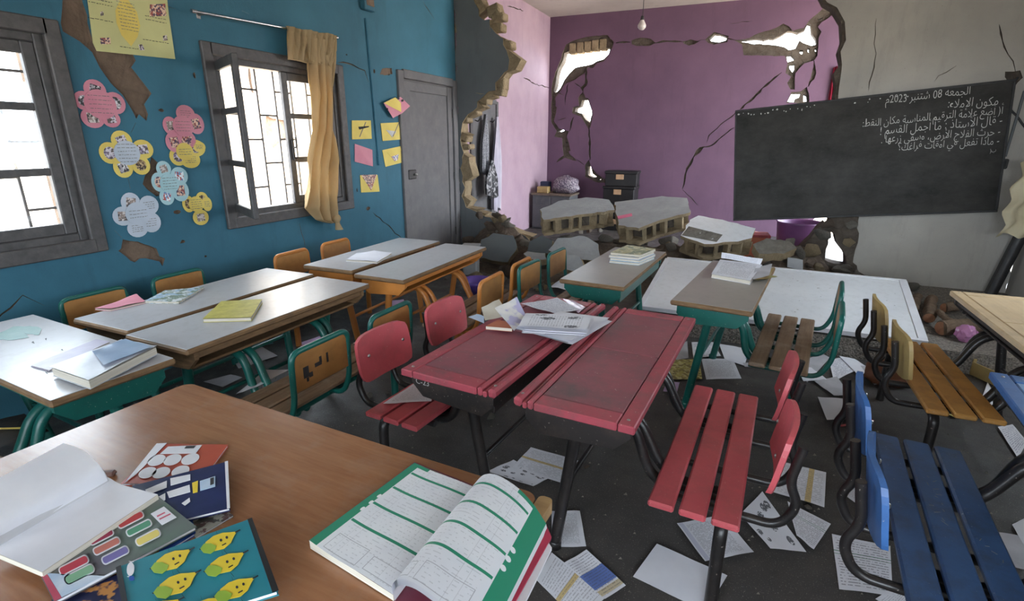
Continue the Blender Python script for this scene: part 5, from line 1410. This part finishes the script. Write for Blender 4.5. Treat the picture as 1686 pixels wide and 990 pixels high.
sheet(c6((365, 770), (430, 775), (415, 830), (345, 820)), P_LILAC, 'lilac paper scrap on the floor beside the red desk corner')
sheet(c6((985, 690), (1155, 628), (1195, 650), (1080, 775)), P_DUSTY, 'greyish sheet behind the green bench leg')
sheet(c6((1190, 660), (1262, 648), (1345, 705), (1215, 770)), P_HAND, 'faintly written sheet on the pile right of the green bench')
sheet(c6((1115, 770), (1230, 745), (1300, 840), (1215, 842)), P_DUSTY, 'grey folded sheet at the edge of the paper pile')
sheet(c6((1020, 690), (1100, 700), (1180, 760), (1060, 770)), P_BLANK, 'white sheet partly under the greyish one by the green leg')
sheet(c6((1240, 640), (1320, 655), (1420, 720), (1340, 740)), P_BLANK, 'white sheet reaching towards the yellow bench back')
sheet(c6((1350, 690), (1440, 700), (1560, 745), (1420, 790)), P_DUSTY, 'grey sheet under the yellow seat backs')
d4 = lambda *q: T(3.093, 380, 380, *q)
sheet(d4((330, 580), (450, 540), (510, 575), (400, 615)), P_LILAC, 'pale lilac sheet on the dark floor under the white desk')
sheet(d4((0, 640), (150, 588), (240, 640), (40, 705)), P_DUSTY, 'large grey sheet below the edge of the white desk')
sheet(d4((-140, 770), (0, 735), (60, 750), (-40, 800)), P_DUSTY, 'grey torn sheet beyond the far corner of the brown table')
sheet(d4((90, 580), (205, 555), (218, 577), (120, 600)), mat('teal_sheet', (90, 140, 156), (76, 124, 140), .7), 'teal sheet in the shade under the white desk')
sheet(d4((795, 360), (880, 352), (895, 390), (805, 395)), P_LILAC, 'pinkish lilac sheet on the floor by the orange desk leg')
sheet(d4((490, 735), (560, 690), (650, 700), (610, 748)), P_TEXT2, 'typed sheet seen through the green seat back')
sheet(d4((180, 712), (300, 710), (130, 800), (25, 838)), P_BLANK, 'white sheet lying across the green bench slats', z=.384, group='papers on benches', auto=False)
sheet(d4((775, 885), (950, 770), (1025, 795), (1022, 872)), P_TEXT2, 'printed sheet resting on the red bench slats', z=.384, group='papers on benches', auto=False)
sheet([(905, 477), (925, 462), (947, 468), (940, 484)], P_BLANK, 'pale open booklet face down behind the red desk', z=.01, wav=.02, curl=(.4, .5, .10), name='booklet', cat='booklet')
sheet([(938, 490), (945, 478), (966, 480), (962, 490)], M_PPAPER, 'pink card on the floor behind the red desk')
for i, (x, y, w) in enumerate(((705, 470, 9), (690, 478, 7), (640, 495, 10), (735, 500, 8), (1330, 838, 5), (1100, 822, 5), (1108, 828, 4), (1093, 815, 4), (1002, 732, 4), (966, 772, 4))):
    o = put_rock(*at_z(x, y, 0).xy, .012 + .0012 * w, .008 + .0006 * w, ROCKS[i]); o.name = 'floor_crumb'; o['label'] = 'small crumb of plaster lying on the open floor'; o['group'] = 'plaster crumbs on the floor'
# fine grit, too small to tell apart
g = G(); rnd = random.Random(77)
for k in range(1500):
    x, y = rnd.uniform(-3.3, 2.2), rnd.uniform(.8, 5.6)
    s = rnd.uniform(.002, .007) * (1.5 if rnd.random() < .08 else 1)
    if x > -.75 and y > 4.15: z0 = .15
    else: z0 = 0
    g.add([(x - s, y - s, z0), (x + s, y - s * .6, z0), (x + s * .2, y + s, z0), (x, y, z0 + s)], [(0, 1, 3), (1, 2, 3), (2, 0, 3)])
_gr = g.obj('floor_grit', M_RUBBLE, bpy.data.objects['floor']); _gr['kind'] = 'stuff'; _gr['label'] = 'fine pale plaster grit'

rnd = random.Random(31)
for i in range(70):
    x, y = rnd.uniform(-1.95, -1.0), rnd.uniform(2.3, 5.0)
    if i > 48: x, y = rnd.uniform(-1.9, -1.45), rnd.uniform(1.2, 2.6)
    s_ = rnd.choice((.010, .015, .022, .03)); o = put_rock(x, y, s_, s_ * .5, label='small crumb of plaster in the aisle beside the orange and white desks'); o.name = 'floor_crumb'; o['group'] = 'plaster crumbs in the aisle'
# brown bag, red pen, cardboard
root = empty('school_bag', tuple(at_z(1462, 632, 0)), .3, 'slumped brown leather school bag under the yellow bench', 'bag')
M_LEA = mat('brown_leather', (126, 70, 40), (96, 50, 28), .5, 9, bump=.3)
b = lump('body', (0, 0, 0), (.16, .09, .09), M_LEA, None, None, 5); b.parent = root
g = G(); g.box((0, -.075, .085), (.2, .03, .09), .012); g.obj('flap', M_LEA, root)
g = G(); g.tube(smooth_path([(-.1, 0, .12), (-.06, -.02, .19), (.06, -.02, .19), (.1, 0, .12)], 4), .008, 6); g.obj('handle', M_IRON, root)
a, b = at_z(1385, 701, .008), at_z(1437, 693, .008)
root = empty('felt_pen', tuple(a), 0, 'red felt pen on the floor behind the blue seat back', 'pen'); d = b - a
g = G(); g.tube([V(0, 0, 0), d * .72], .007, 8); g.obj('barrel', M_CRATE2, root)
g = G(); g.tube([d * .73, d], .008, 8); g.obj('cap', M_REDSLAT, root)
p = at_z(1655, 632, 0)
root = empty('open_carton', (p.x + .02, p.y + .05, 0), .5, 'open pale cardboard carton on the floor beyond the blue desk', 'carton')
for c, dd in (((0, 0, .006), (.30, .22, .008)), ((0, .11, .06), (.30, .008, .11)), ((0, -.11, .04), (.30, .008, .07)), ((-.15, 0, .05), (.008, .21, .09)), ((.15, 0, .05), (.008, .21, .09))):
    g = G(); g.box(c, dd, .002); g.obj('side_panel', M_YELBACK, root)

# ------------------------------------------------------------------ books on the desks
M_PAGES = wood('page_edges', (214, 206, 190), (186, 176, 158), .8, (1, 1, 90), 3, .1)
def book(pxs, z0, th, cover, label, name='book', group='books and booklets on the desks', page=M_PAGES, soft=.0, cat='book', uv=True, curl=None):
    P = [at_z(x, y, z0 + th) for x, y in pxs]; o = sum(P, Vector()) / 4; o.z = z0
    root = empty(name, tuple(o), 0, label, cat, group); c = Vector((0, 0, 0))
    L_ = [Vector((p.x - o.x, p.y - o.y, 0)) for p in P]
    def ring(k): return [((c + (q - c) * k).x, (c + (q - c) * k).y) for q in L_]
    ct = min(.0015, th * .2)
    g = G(); g.prism(ring(1), fxy, ct, 0); g.obj('back_cover', cover, root)
    g = G(); g.prism(ring(.975), fxy, th - ct, ct); g.obj('page_block', page, root)
    rows = sheet_rows([q + V(0, 0, th - ct) for q in L_], None, 8, soft or .0004, len(bpy.data.objects), curl)
    g = G(); g.grid(rows, uv=True); g.grid([[p + V(0, 0, .0008) for p in r] for r in rows], uv=True); g.obj('front_cover', cover, root)
    return root
Z = .681
e3 = lambda *q: T(3.093, 0, 380, *q)
book(e3((155, 685), (490, 552), (560, 565), (250, 710)), Z, .006, mat('lavender_cover', (176, 168, 196), (156, 148, 178), .4), 'thin lavender booklet under the thick worn textbook')
book(e3((255, 700), (620, 558), (800, 592), (450, 768)), Z + .007, .030, mat('worn_white_cover', (206, 210, 220), (178, 184, 196), .35), 'thick worn textbook with pale cover on the left cross desk', soft=.006)
sheet(e3((470, 618), (640, 556), (775, 592), (530, 690)), mat('glossy_blue_cover', (172, 196, 226), (150, 178, 214), .15), 'glossy pale blue loose cover on top of the thick worn textbook', z=Z + .047, name='loose_cover', group='books and booklets on the desks', auto=False, cat='cover')
book(e3((482, 398), (690, 348), (748, 362), (560, 405)), Z, .006, M_PPAPER, 'pink booklet with curled cover on the desk by the blue wall', soft=.006, curl=(1, .2, .03))
book(e3((735, 358), (840, 303), (1040, 285), (910, 362)), Z, .012, picture('blue_photo_cover', (150, 186, 214), (210, 216, 220), (120, 140, 120), 22), 'pale blue illustrated book beside the pink booklet')
book(T(4.125, 300, 380, (138, 602), (265, 482), (545, 470), (468, 592)), Z, .016, mat('worn_yellow_cover', (206, 196, 78), (176, 164, 58), .5, 30), 'worn yellow book on the white desk', soft=.004)
book(d4((585, 148), (640, 118), (822, 115), (745, 160)), Z, .012, P_BLANK, 'open white notebook on the orange desk by the wall', soft=.004, curl=(1, .5, .02), name='notebook', cat='notebook')
f5 = lambda *q: T(3.832, 720, 380, *q)
M_STK = [mat('sky_blue_cover', (130, 190, 226), (230, 234, 240), .4, 30), mat('white_blue_cover', (214, 222, 232), (150, 190, 220), .4, 40), mat('pale_lilac_cover', (196, 196, 222), (220, 218, 224), .4, 12), picture('olive_picture_cover', (190, 182, 130), (214, 208, 170), (140, 150, 120), 18)]
for k in range(4):
    dx = (0, 6, -2, 8)[k]
    book(f5(*[(x + dx, y - 17 * k) for x, y in ((1082, 188), (1190, 140), (1372, 165), (1272, 205))]), Z + .0165 * k, .0155, M_STK[k], ('sky blue book at the bottom of the stack on the green desk', 'white and blue book second in the stack on the green desk', 'pale lilac book third in the stack on the green desk', 'olive illustrated book on top of the stack on the green desk')[k])
h8 = lambda *q: T(6.19, 1100, 400, *q)
book(h8((440, 320), (530, 172), (960, 225), (838, 390)), Z, .022, P_TEXT2, 'open textbook with dense print on the grey-topped green desk', soft=.003, page=M_PAGES)
sheet(h8((545, 105), (965, 170), (940, 228), (540, 160)), P_TEXT2, 'upturned printed page behind the open textbook on the green desk', zs=[Z + .07, Z + .07, Z + .03, Z + .03], name='torn_page', group='books and booklets on the desks', cat='page')
for k, (q, mt, lb) in enumerate(((((855, 385), (890, 250), (1060, 225), (1030, 345)), P_DUSTY, 'grey torn pages fanned beside the open textbook'), (((880, 388), (940, 290), (1085, 262), (1020, 372)), M_YELBACK, 'tan torn page fanned beside the open textbook'), (((900, 392), (960, 320), (1115, 355), (985, 382)), mat('olive_card', (150, 146, 86), (126, 122, 66), .6), 'olive cover flap sticking out past the green desk edge'), (((870, 370), (900, 330), (1020, 275), (1000, 300)), M_ORANGE, 'orange paper strip between the fanned pages'))):
    sheet(h8(*q), mt, lb, z=Z + .02 - .004 * k, wav=.006, name='torn_page', group='books and booklets on the desks', auto=False, cat='page')
# heap of papers on the red desk
r5 = lambda *q: T(6.485, 760, 460, *q)
ZR = .690
book(r5((255, 500), (390, 430), (560, 470), (540, 525)), ZR, .016, mat('orange_brown_cover', (206, 112, 70), (186, 92, 54), .5), 'orange covered book under the loose papers on the red desk', group='paper heap on the red desk')
sheet(r5((70, 412), (160, 378), (240, 400), (240, 480)), mat('pale_blue_glossy_sheet', (176, 204, 236), (200, 216, 240), .3), 'pale blue glossy sheet poking out past the red desk edge', z=ZR, group='paper heap on the red desk', auto=False)
sheet(r5((210, 310), (400, 222), (520, 400), (250, 450)), mat('cream_sheet', (206, 198, 180), (190, 180, 160), .6), 'cream folded sheets on top of the orange book', zs=[ZR + .045, ZR + .06, ZR + .02, ZR + .02], group='paper heap on the red desk')
for k in range(4):
    sheet(r5(*[(x + 14 * k, y - 9 * k) for x, y in ((545, 540), (1020, 380), (1540, 480 - 10 * k), (1130, 700))]), (P_DUSTY, P_BLANK, P_TEXT, P_BLANK)[k], ('ragged grey sheet at the bottom of the paper heap', 'white sheet low in the paper heap', 'typed sheet with violet margin in the paper heap', 'white sheet under the printed stack in the paper heap')[k], z=ZR + .004 + .005 * k, wav=.006, group='paper heap on the red desk', auto=False)
sheet(r5((1130, 690), (1400, 420), (1610, 455), (1180, 705)), P_BLANK, 'white sheet whose point sticks out over the other red desk', z=ZR + .012, wav=.003, group='paper heap on the red desk', auto=False)
sheet(r5((630, 270), (1020, 205), (1270, 335), (1000, 375)), P_GRID, 'pencil-filled grid sheet lying at the back of the red desk', z=ZR + .001, wav=.004, group='paper heap on the red desk', auto=False)
sheet(r5((1080, 215), (1180, 230), (1320, 300), (1250, 370)), mat('clear_film', (206, 178, 196), (190, 160, 180), .15), 'pale pinkish film beside the pencil grid sheet', z=ZR, wav=.003, group='paper heap on the red desk', auto=False)
sheet(r5((352, 320), (590, 200), (690, 400), (560, 560)), picture('curled_colour_page', (220, 216, 212), (206, 204, 204), (176, 170, 206), 9), 'curled page with colour drawing standing up in the paper heap', zs=[ZR + .07, ZR + .10, ZR + .03, ZR + .02], group='paper heap on the red desk')
for k in range(5):
    book(r5(*[(x + 10 * k, y + (6, 0, 10, -4, 4)[k] - 7 * k) for x, y in ((640, 560), (760, 395), (1380, 425), (1300, 600))]), ZR + .022 + .0032 * k, .003, (P_DUSTY, P_BLANK, P_TEXT, P_BLANK, P_BLANK)[k], ('dusty sheaf low in the paper heap', 'white sheaf above the dusty one in the paper heap', 'printed sheaf with violet margin in the paper heap', 'white sheaf above the violet-margined one in the heap', 'creased white sheaf just below the newsletter in the heap')[k], 'paper_sheaf', 'paper heap on the red desk', P_BLANK, cat='paper')
for k in range(3):
    sheet(r5(*[(x - 8 * k, y - 8 * k) for x, y in ((620, 525), (700, 385), (1400, 415), (1350, 560))]), (P_BLANK, P_HAND, print_mat('folded_newsprint', lines=24, cols=4, word=40, pics=3, amount=.4))[k], ('blank sheet two below the newsletter on the paper heap', 'handwritten sheet directly under the newsletter on the heap', 'printed newsletter sheet on top of the paper heap')[k], z=ZR + .032 + .007 * k, wav=.004, group='paper heap on the red desk', auto=False)

# stencilled number on the end of the red desk box
me = text_mesh('C-23', 0); M_STN = mat('white_stencil', (190, 186, 180), (160, 156, 150), .8, 60)
for v in me.vertices: v.co = (v.co.x * .032, v.co.z, v.co.y * .032)
me.materials.append(M_STN); o = bpy.data.objects.new('stencil_number', me); COL.objects.link(o)
_ep = -1.14 / 2
o.parent = _r; o.rotation_euler = (0, 0, pi); o.location = (.10, 1.14 / 2 - .04 + .002, .615); o['kind'] = 'stuff'
# pale scratches on the middle blue slat
_bl = desk_by('dark blue bench slats'); _sl = [c for c in _bl.children if c.name.startswith('seat_slat')]
rnd = random.Random(12)
for k in range(16):
    sl = _sl[1] if k < 12 else _sl[0]; xs = [v.co.x for v in sl.data.vertices]; xc = (min(xs) + max(xs)) / 2; zt = max(v.co.z for v in sl.data.vertices)
    x, y = xc + rnd.uniform(-.015, .02), -.22 + k * .025 + rnd.uniform(-.01, .01); a = rnd.uniform(0, 3.1); l = rnd.uniform(.008, .022)
    g = G(); g.box((x, y, zt + .0002), (l, .0022, .0005), .0001, rz=a); g.obj('scratch', M_FAINTINK, sl)

# ------------------------------------------------------------------ notebooks on the brown table
t7 = lambda *q: T(2.675, 0, 620, *q)
GT = 'notebooks on the brown table'
def decal(root, polypx, z, mt, name, th=.0006):
    P = [at_z(x, y, z) for x, y in polypx]; o = root.matrix_world.translation if False else Vector(root.location)
    g = G(); g.prism([(p.x - o.x, p.y - o.y) for p in P], fxy, z + th - o.z, z - o.z); return g.obj(name, mt, root)
def px_ell(cx, cy, a, b, rot, n=22): return ell(cx, cy, a, b, rot, n)
def px_rr(cx, cy, w, h, rot):
    return [(cx + x * cos(rot) - y * sin(rot), cy + x * sin(rot) + y * cos(rot)) for x, y in rrect(-w, -h, w, h, h * .8, 4)]
def nb(pxs, z, th, mt, label, **k): return book(pxs, z, th, mt, label, 'notebook', GT, M_PAPER, cat='notebook', **k)
M_N_ORANGE = mat('orange_red_cover', (206, 84, 58), (190, 70, 48), .28); M_N_NAVY = mat('navy_cover', (40, 50, 104), (30, 38, 86), .25)
M_N_BLUE = mat('bright_blue_plastic_cover', (58, 96, 186), (46, 80, 166), .2); M_N_DARK = picture('dark_green_print', (64, 66, 60), (90, 60, 60), (150, 150, 140), 40)
M_N_MULTI = mat('green_violet_cover', (96, 122, 104), (104, 90, 108), .3, 5); M_N_TEAL = mat('teal_cover', (34, 140, 158), (28, 124, 142), .3, 6)
M_STICK = mat('white_sticker', (224, 224, 230), (212, 212, 220), .5); M_PINKE = mat('pink_cover_edge', (216, 84, 110), (200, 70, 96), .4)
M_SKY = mat('sky_picture', (150, 184, 220), (214, 224, 236), .4, 9); M_STAR = picture('night_cover', (26, 32, 70), (36, 40, 84), (200, 130, 60), 26)
M_LEM = mat('lemon_yellow', (238, 206, 30), (226, 190, 20), .35); M_LEAF = mat('lime_green', (150, 186, 44), (134, 170, 36), .35)
z0 = TZ
n1 = nb(t7((530, 472), (720, 296), (1005, 300), (880, 470)), z0, .007, M_N_ORANGE, 'orange-red notebook with white ovals under the navy one')
zt = z0 + .0085
for (x, y) in ((690, 370), (760, 368), (838, 365), (710, 425), (650, 425), (795, 418)):
    d = decal(n1, t7(*px_ell(x, y, 42, 22, -.35)), zt, M_STICK, 'white_oval'); 
decal(n1, t7((740, 310), (890, 303), (862, 340), (705, 342)), zt, M_STICK, 'white_label')
decal(n1, t7((820, 308), (862, 306), (854, 316), (812, 318)), zt + .0007, M_INK, 'barcode')
decal(n1, t7((690, 296), (735, 294), (600, 432), (548, 470)), zt, M_STICK, 'painted_highlight')  # highlight on the curled left side of the cover, painted as a white decal
n2 = nb(t7((580, 482), (1003, 374), (1012, 580), (740, 645)), z0 + .009, .008, M_N_NAVY, 'navy notebook with white boxes and barcode')
zt = z0 + .0185
for q in (((640, 500), (735, 460), (735, 490), (650, 522)), ((750, 450), (838, 432), (838, 458), (752, 482)), ((690, 535), (728, 515), (728, 545), (700, 560)), ((735, 510), (835, 478), (838, 510), (745, 536)), ((800, 560), (835, 535), (838, 552), (815, 570))):
    decal(n2, t7(*q), zt, M_STICK, 'white_box')
decal(n2, t7((880, 462), (948, 440), (948, 486), (882, 505)), zt, M_SKY, 'price_label'); decal(n2, t7((926, 450), (942, 445), (942, 474), (926, 480)), zt + .0007, M_INK, 'barcode')
decal(n2, t7((846, 470), (872, 460), (870, 510), (850, 515)), zt, M_LEM, 'yellow_emblem')
decal(n2, t7((990, 376), (1004, 373), (1013, 580), (1000, 583)), zt, M_STICK, 'white_spine')
n3 = nb(t7((700, 620), (822, 520), (862, 690), (700, 790)), z0, .006, M_N_BLUE, 'bright blue notebook showing between the navy and lemon ones')
n4 = nb(t7((830, 640), (990, 588), (1028, 612), (860, 712)), z0, .004, M_N_DARK, 'dark green printed notebook beside the navy one')
nS = nb(t7((225, 985), (520, 872), (560, 985), (300, 1080)), z0, .005, M_STAR, 'dark night-patterned notebook under the lemon notebook')
n5 = nb(t7((178, 872), (700, 530), (866, 662), (240, 992)), z0 + .012, .008, M_N_MULTI, 'green and violet notebook with rows of coloured name labels')
zt = z0 + .0215
LB = ((575, 632, 58, 12, 'red_label', (206, 62, 66)), (612, 668, 56, 12, 'green_label', (70, 150, 112)), (652, 710, 54, 14, 'yellow_label', (226, 204, 90)), (446, 708, 54, 12, 'crimson_label', (176, 50, 84)), (470, 748, 60, 13, 'salmon_label', (208, 116, 100)), (508, 788, 60, 14, 'violet_label', (120, 110, 180)), (325, 832, 66, 15, 'scarlet_label', (204, 58, 76)), (350, 872, 66, 16, 'mint_label', (126, 180, 140)))
for (x, y, w, h, nm, c) in LB:
    lb_ = decal(n5, t7(*px_rr(x, y, w + 6, h + 6, -.47)), zt, M_STICK, 'label_outline'); 
    decal(n5, t7(*px_rr(x, y, w, h, -.47)), zt + .0007, mat(nm, c), nm)
decal(n5, t7((664, 606), (722, 574), (778, 622), (714, 656)), zt, M_STICK, 'white_sticker')
for q in (((690, 615), (725, 598), (728, 602), (693, 620)), ((700, 628), (750, 604), (752, 608), (704, 632))): decal(n5, t7(*q), zt + .0007, M_PINKE, 'pen_note')
decal(n5, t7((180, 872), (205, 868), (272, 975), (240, 990)), zt, M_PINKE, 'pink_edge'); decal(n5, t7((207, 868), (460, 880), (400, 910), (272, 973)), zt, M_SKY, 'sky_picture')
n6 = nb(t7((512, 842), (1108, 624), (1226, 945), (560, 1150)), z0 + .022, .010, M_N_TEAL, 'teal notebook printed with yellow lemons and black spine')
zt = z0 + .0335
M_BK = mat('black_spine', (24, 24, 28), (34, 34, 38), .4)
decal(n6, t7((1090, 630), (1110, 623), (1228, 942), (1200, 953)), zt, M_BK, 'spine_strip'); decal(n6, t7((510, 842), (532, 832), (590, 1140), (560, 1150)), zt, M_BK, 'edge_strip')
for (x, y, s) in ((965, 732, 1), (755, 815, 1.1), (992, 828, 1.1), (775, 920, 1.2), (1035, 940, 1.1), (700, 1040, 1.2), (900, 1030, 1.2)):
    lm = decal(n6, t7(*[(x + s * a * 1.0, y + s * b) for a, b in ((-72, 26), (-58, -2), (-25, -28), (15, -42), (48, -44), (78, -48), (66, -28), (52, 2), (22, 28), (-22, 38), (-52, 36))]), zt, M_LEM, 'lemon_print')
    decal(n6, t7(*[(x - 45 * s + s * a, y + 22 * s + s * b) for a, b in ((-38, 6), (-22, -16), (8, -18), (34, -6), (26, 14), (8, 28), (-24, 24))]), zt + .0007, M_LEAF, 'leaf_print')
    for (a, b) in ((8, -10), (34, -22)): decal(n6, t7(*px_ell(x + a * s, y + b * s, 6, 6, 0, 8)), zt + .0007, M_INK, 'dot_print')
    decal(n6, t7((x + 12 * s, y + 12 * s), (x + 30 * s, y + 2 * s), (x + 32 * s, y + 5 * s), (x + 14 * s, y + 15 * s)), zt + .0007, M_INK, 'line_print')
    for (a, b, c_, e_) in ((70, -46, 92, -58), (-70, 30, -88, 28), (20, 32, 34, 48), (-10, -40, -14, -54)):
        decal(n6, t7((x + a * s, y + b * s), (x + c_ * s, y + e_ * s), (x + c_ * s + 2, y + e_ * s + 4), (x + a * s + 2, y + b * s + 4)), zt + .0003, M_INK, 'line_print')
decal(n6, t7(*px_rr(575, 850, 16, 34, .1)), zt, M_STICK, 'white_print'); decal(n6, t7(*px_rr(580, 890, 12, 10, .1)), zt + .0003, M_N_BLUE, 'blue_print')
# open blank notebook with its upper page bent up
root = empty('open_notebook', tuple(on_t(150, 870)), 0, 'open blank notebook with one page standing curled, on the brown table', 'notebook', GT); oo = on_t(150, 870)
zz = z0 + .032
low = [at_z(*q, zz) for q in t7((470, 460), (695, 520), (185, 862), (-60, 760))]
A, B, C, D = low
def lowf(u, v, d): return A * (1 - u) * (1 - v) + B * u * (1 - v) + C * u * v + D * (1 - u) * v + V(0, 0, d) - oo
rows = [[lowf(u / 10, v / 8, .012 * math.exp(-((u / 10) / .18) ** 2)) for u in range(11)] for v in range(9)]
g = G(); g.grid(rows); g.obj('lower_page', M_PAPER, root)
g = G(); g.prism([(0, 0), (1, 0), (1, 1), (0, 1)], lowf, -.001, -.012); g.obj('page_block', M_PAGES, root)
prof = [(0, (470, 462), (-60, 770), .012), (.25, (440, 402), (-90, 715), .055), (.6, (365, 330), (-130, 610), .085), (1, (275, 297), (-180, 545), .105)]
rows = []
pa0 = [at_z(*t7(p[1])[0], zz + p[3]) - oo for p in prof]; pb0 = [at_z(*t7(p[2])[0], zz + p[3]) - oo for p in prof]
for a, b in zip(smooth_path(pa0, 5), smooth_path(pb0, 5)): rows.append([a + (b - a) * (k / 8) for k in range(9)])
g = G(); g.grid(rows); g.grid([[p + V(.001, .0015, .001) for p in r] for r in rows]); g.obj('curled_page', M_PAPER, root)
g = G(); g.grid([[p + V(-.004, .006, -.008) for p in r] for r in rows]); g.obj('cover', M_PAPER2, root)
g = G(); g.box((0, 0, .006), (.035, .018, .012), .004, rz=.6); p = on_t(*t7((475, 438))[0])
tag(g.obj('eraser', mat('brown_rubber', (120, 84, 74), (100, 68, 60), .6), loc=tuple(p)), 'small brown eraser behind the curled notebook page', 'eraser')

# ------------------------------------------------------------------ open textbook with green margins
def page_mat(name, flip=False):
    t = NT(name); u, v = t.uv()
    base = lin((228, 230, 234)); ink = lin((120, 120, 130)); gr = lin((30, 142, 106))
    col = t.mix(t.ramp(t.noise(t.coord(), 8, 3), .3, .7), base, lin((216, 218, 226)))
    r = t.math('MULTIPLY', v, 34.0); fl = t.math('FLOOR', r); w = t.noise(t.vec(t.math('MULTIPLY', u, 30.0), t.math('MULTIPLY', fl, 3.1), 0.0), 1.0, 2)
    m = t.math('MULTIPLY', t.math('LESS_THAN', t.math('FRACT', r), .22), t.math('GREATER_THAN', w, .52))
    m = t.math('MULTIPLY', m, t.band(u, .08, .80)); col = t.mix(t.math('MULTIPLY', m, .28), col, ink)
    for x in (.24, .66, .72):
        col = t.mix(t.math('MULTIPLY', t.band(u, x, x + .004), .25), col, ink)
    for y in (.10, .30, .50, .70):
        col = t.mix(t.math('MULTIPLY', t.band(v, y, y + .022), t.band(u, .02, .85)), col, gr)
    col = t.mix(t.math('GREATER_THAN', u, .86), col, gr)
    col = t.mix(t.math('MULTIPLY', t.band(u, .70, .87), t.math('LESS_THAN', v, .035)), col, gr)
    for y in (.44, .52, .60):
        dd = t.math('ADD', t.math('POWER', t.math('MULTIPLY', t.math('SUBTRACT', u, .875), 1.0), 2.0), t.math('POWER', t.math('SUBTRACT', v, y), 2.0))
        col = t.mix(t.math('LESS_THAN', dd, .00042), col, base)
    for (a, b, c, d) in ((.06, .40, .86, .97), (.46, .80, .84, .98)):
        box_ = t.math('MULTIPLY', t.band(u, a, b), t.band(v, c, d)); inn = t.math('MULTIPLY', t.band(u, a + .006, b - .006), t.band(v, c + .005, d - .005))
        col = t.mix(t.math('MULTIPLY', t.math('SUBTRACT', box_, inn), .55), col, ink)
    return t.done(col, .42, 0, .4)
M_PG1, M_PG2 = page_mat('lesson_page'), page_mat('lesson_page_turned')
k8 = lambda x, y: (460 + x / 3.4146, 700 + y / 3.4146)
root = empty('open_textbook', tuple(on_t(*k8(800, 700))), 0, 'thick open textbook with green page margins on the brown table corner', 'book', GT); oo = on_t(*k8(800, 700))
def kp(x, y, z): return at_z(*k8(x, y), TZ + z) - oo
# left page: outer edge to gutter
L0 = [kp(760, 212, .022), kp(860, 258, .024), kp(1000, 310, .026), kp(1092, 347, .016)]
L1 = [kp(168, 648, .022), kp(290, 735, .024), kp(480, 850, .026), kp(640, 955, .016)]
ra, rb = smooth_path(L0, 6), smooth_path(L1, 6)
rows = [[a + (b - a) * (k / 14) for k in range(15)] for a, b in zip(ra, rb)]
rows = [[rows[i][k] for i in range(len(rows) - 1, -1, -1)] for k in range(15)]
g = G(); g.grid(rows, uv=True); lp = g.obj('open_page', M_PG1, root)
# left page block
pts = [kp(760, 212, .022), kp(1092, 347, .016), kp(640, 955, .016), kp(168, 648, .022)]
bot = [V(p.x, p.y, .0025 - oo.z + TZ) for p in pts]
g = G(); g.add([p + V(0, 0, -.0006) for p in pts] + bot, [(0, 1, 5, 4), (1, 2, 6, 5), (2, 3, 7, 6), (3, 0, 4, 7)]); g.obj('page_block', M_PAGES, root)
# right page arches up from the gutter
RP = [((1092, 347, .016), (640, 955, .016)), ((1098, 330, .040), (632, 905, .040)), ((1150, 280, .062), (672, 868, .058)), ((1225, 282, .070), (760, 890, .068)), ((1330, 345, .066), (905, 990, .064)), ((1420, 435, .050), (1060, 1075, .05)), ((1500, 555, .028), (1190, 1170, .03))]
ra, rb = smooth_path([kp(*p[0]) for p in RP], 5), smooth_path([kp(*p[1]) for p in RP], 5)
rows = [[a + (b - a) * (k / 14) for k in range(15)] for a, b in zip(ra, rb)]
grid2 = [[rows[i][k] for i in range(len(rows))] for k in range(15)]
g = G(); g.grid(grid2, uv=True); g.obj('turned_page', M_PG2, root)
for j in range(1, 6):
    g = G(); g.grid([[p + V(.0005 * j, 0, -.0024 * j) for p in r] for r in grid2]); g.obj('page_leaf', M_PAPER, root)
# right hand block, red cover edge and white page under it
ed = [kp(1500, 560, .020), kp(1532, 600, .012), kp(1530, 690, .010), kp(1330, 1060, .010), kp(1200, 1170, .016)]
g = G(); q = [kp(1395, 520, .016), kp(1500, 560, .018), kp(1530, 630, .014), kp(1290, 1060, .014), kp(1120, 1090, .016)]
g.add(q + [p + V(0, 0, -.003) for p in q], [(0, 1, 2, 3, 4), (5, 6, 7, 8, 9)] + [(i, (i + 1) % 5, (i + 1) % 5 + 5, i + 5) for i in range(5)]); g.obj('red_title_page', mat('crimson_page', (206, 52, 84), (190, 44, 76), .4), root)
q = [kp(1410, 640, .011), kp(1500, 640, .011), kp(1532, 690, .009), kp(1350, 1060, .009), kp(1240, 1060, .010)]
g = G(); g.add(q + [p + V(0, 0, -.006) for p in q], [(0, 1, 2, 3, 4), (5, 6, 7, 8, 9)] + [(i, (i + 1) % 5, (i + 1) % 5 + 5, i + 5) for i in range(5)]); g.obj('under_page', M_PAPER, root)
g = G(); q = [kp(760, 208, .0022), kp(1300, 420, .0022), kp(1530, 640, .0022), kp(1330, 1060, .0022), kp(760, 1060, .0022), kp(165, 650, .0022)]
g.prism([(p.x, p.y) for p in q], fxy, .0022 + TZ - oo.z, .0004 + TZ - oo.z); g.obj('cover', mat('dark_red_cover', (130, 50, 70), (110, 40, 60), .4), root)
# dark boards and pencil at the far left, on the bench of the cross desk
sheet([(-30, 700), (40, 682), (82, 712), (0, 738)], M_DARKBOX, 'dark folder on the bench of the cross desk', z=.39, name='folder', group='papers on benches', auto=False, cat='folder')
a, b = at_z(0, 706, .40), at_z(72, 704, .40)
g = G(); g.tube([a, b], .004, 6); tag(g.obj('pencil', M_YPAPER), 'yellow pencil lying on the dark folder', 'pencil')
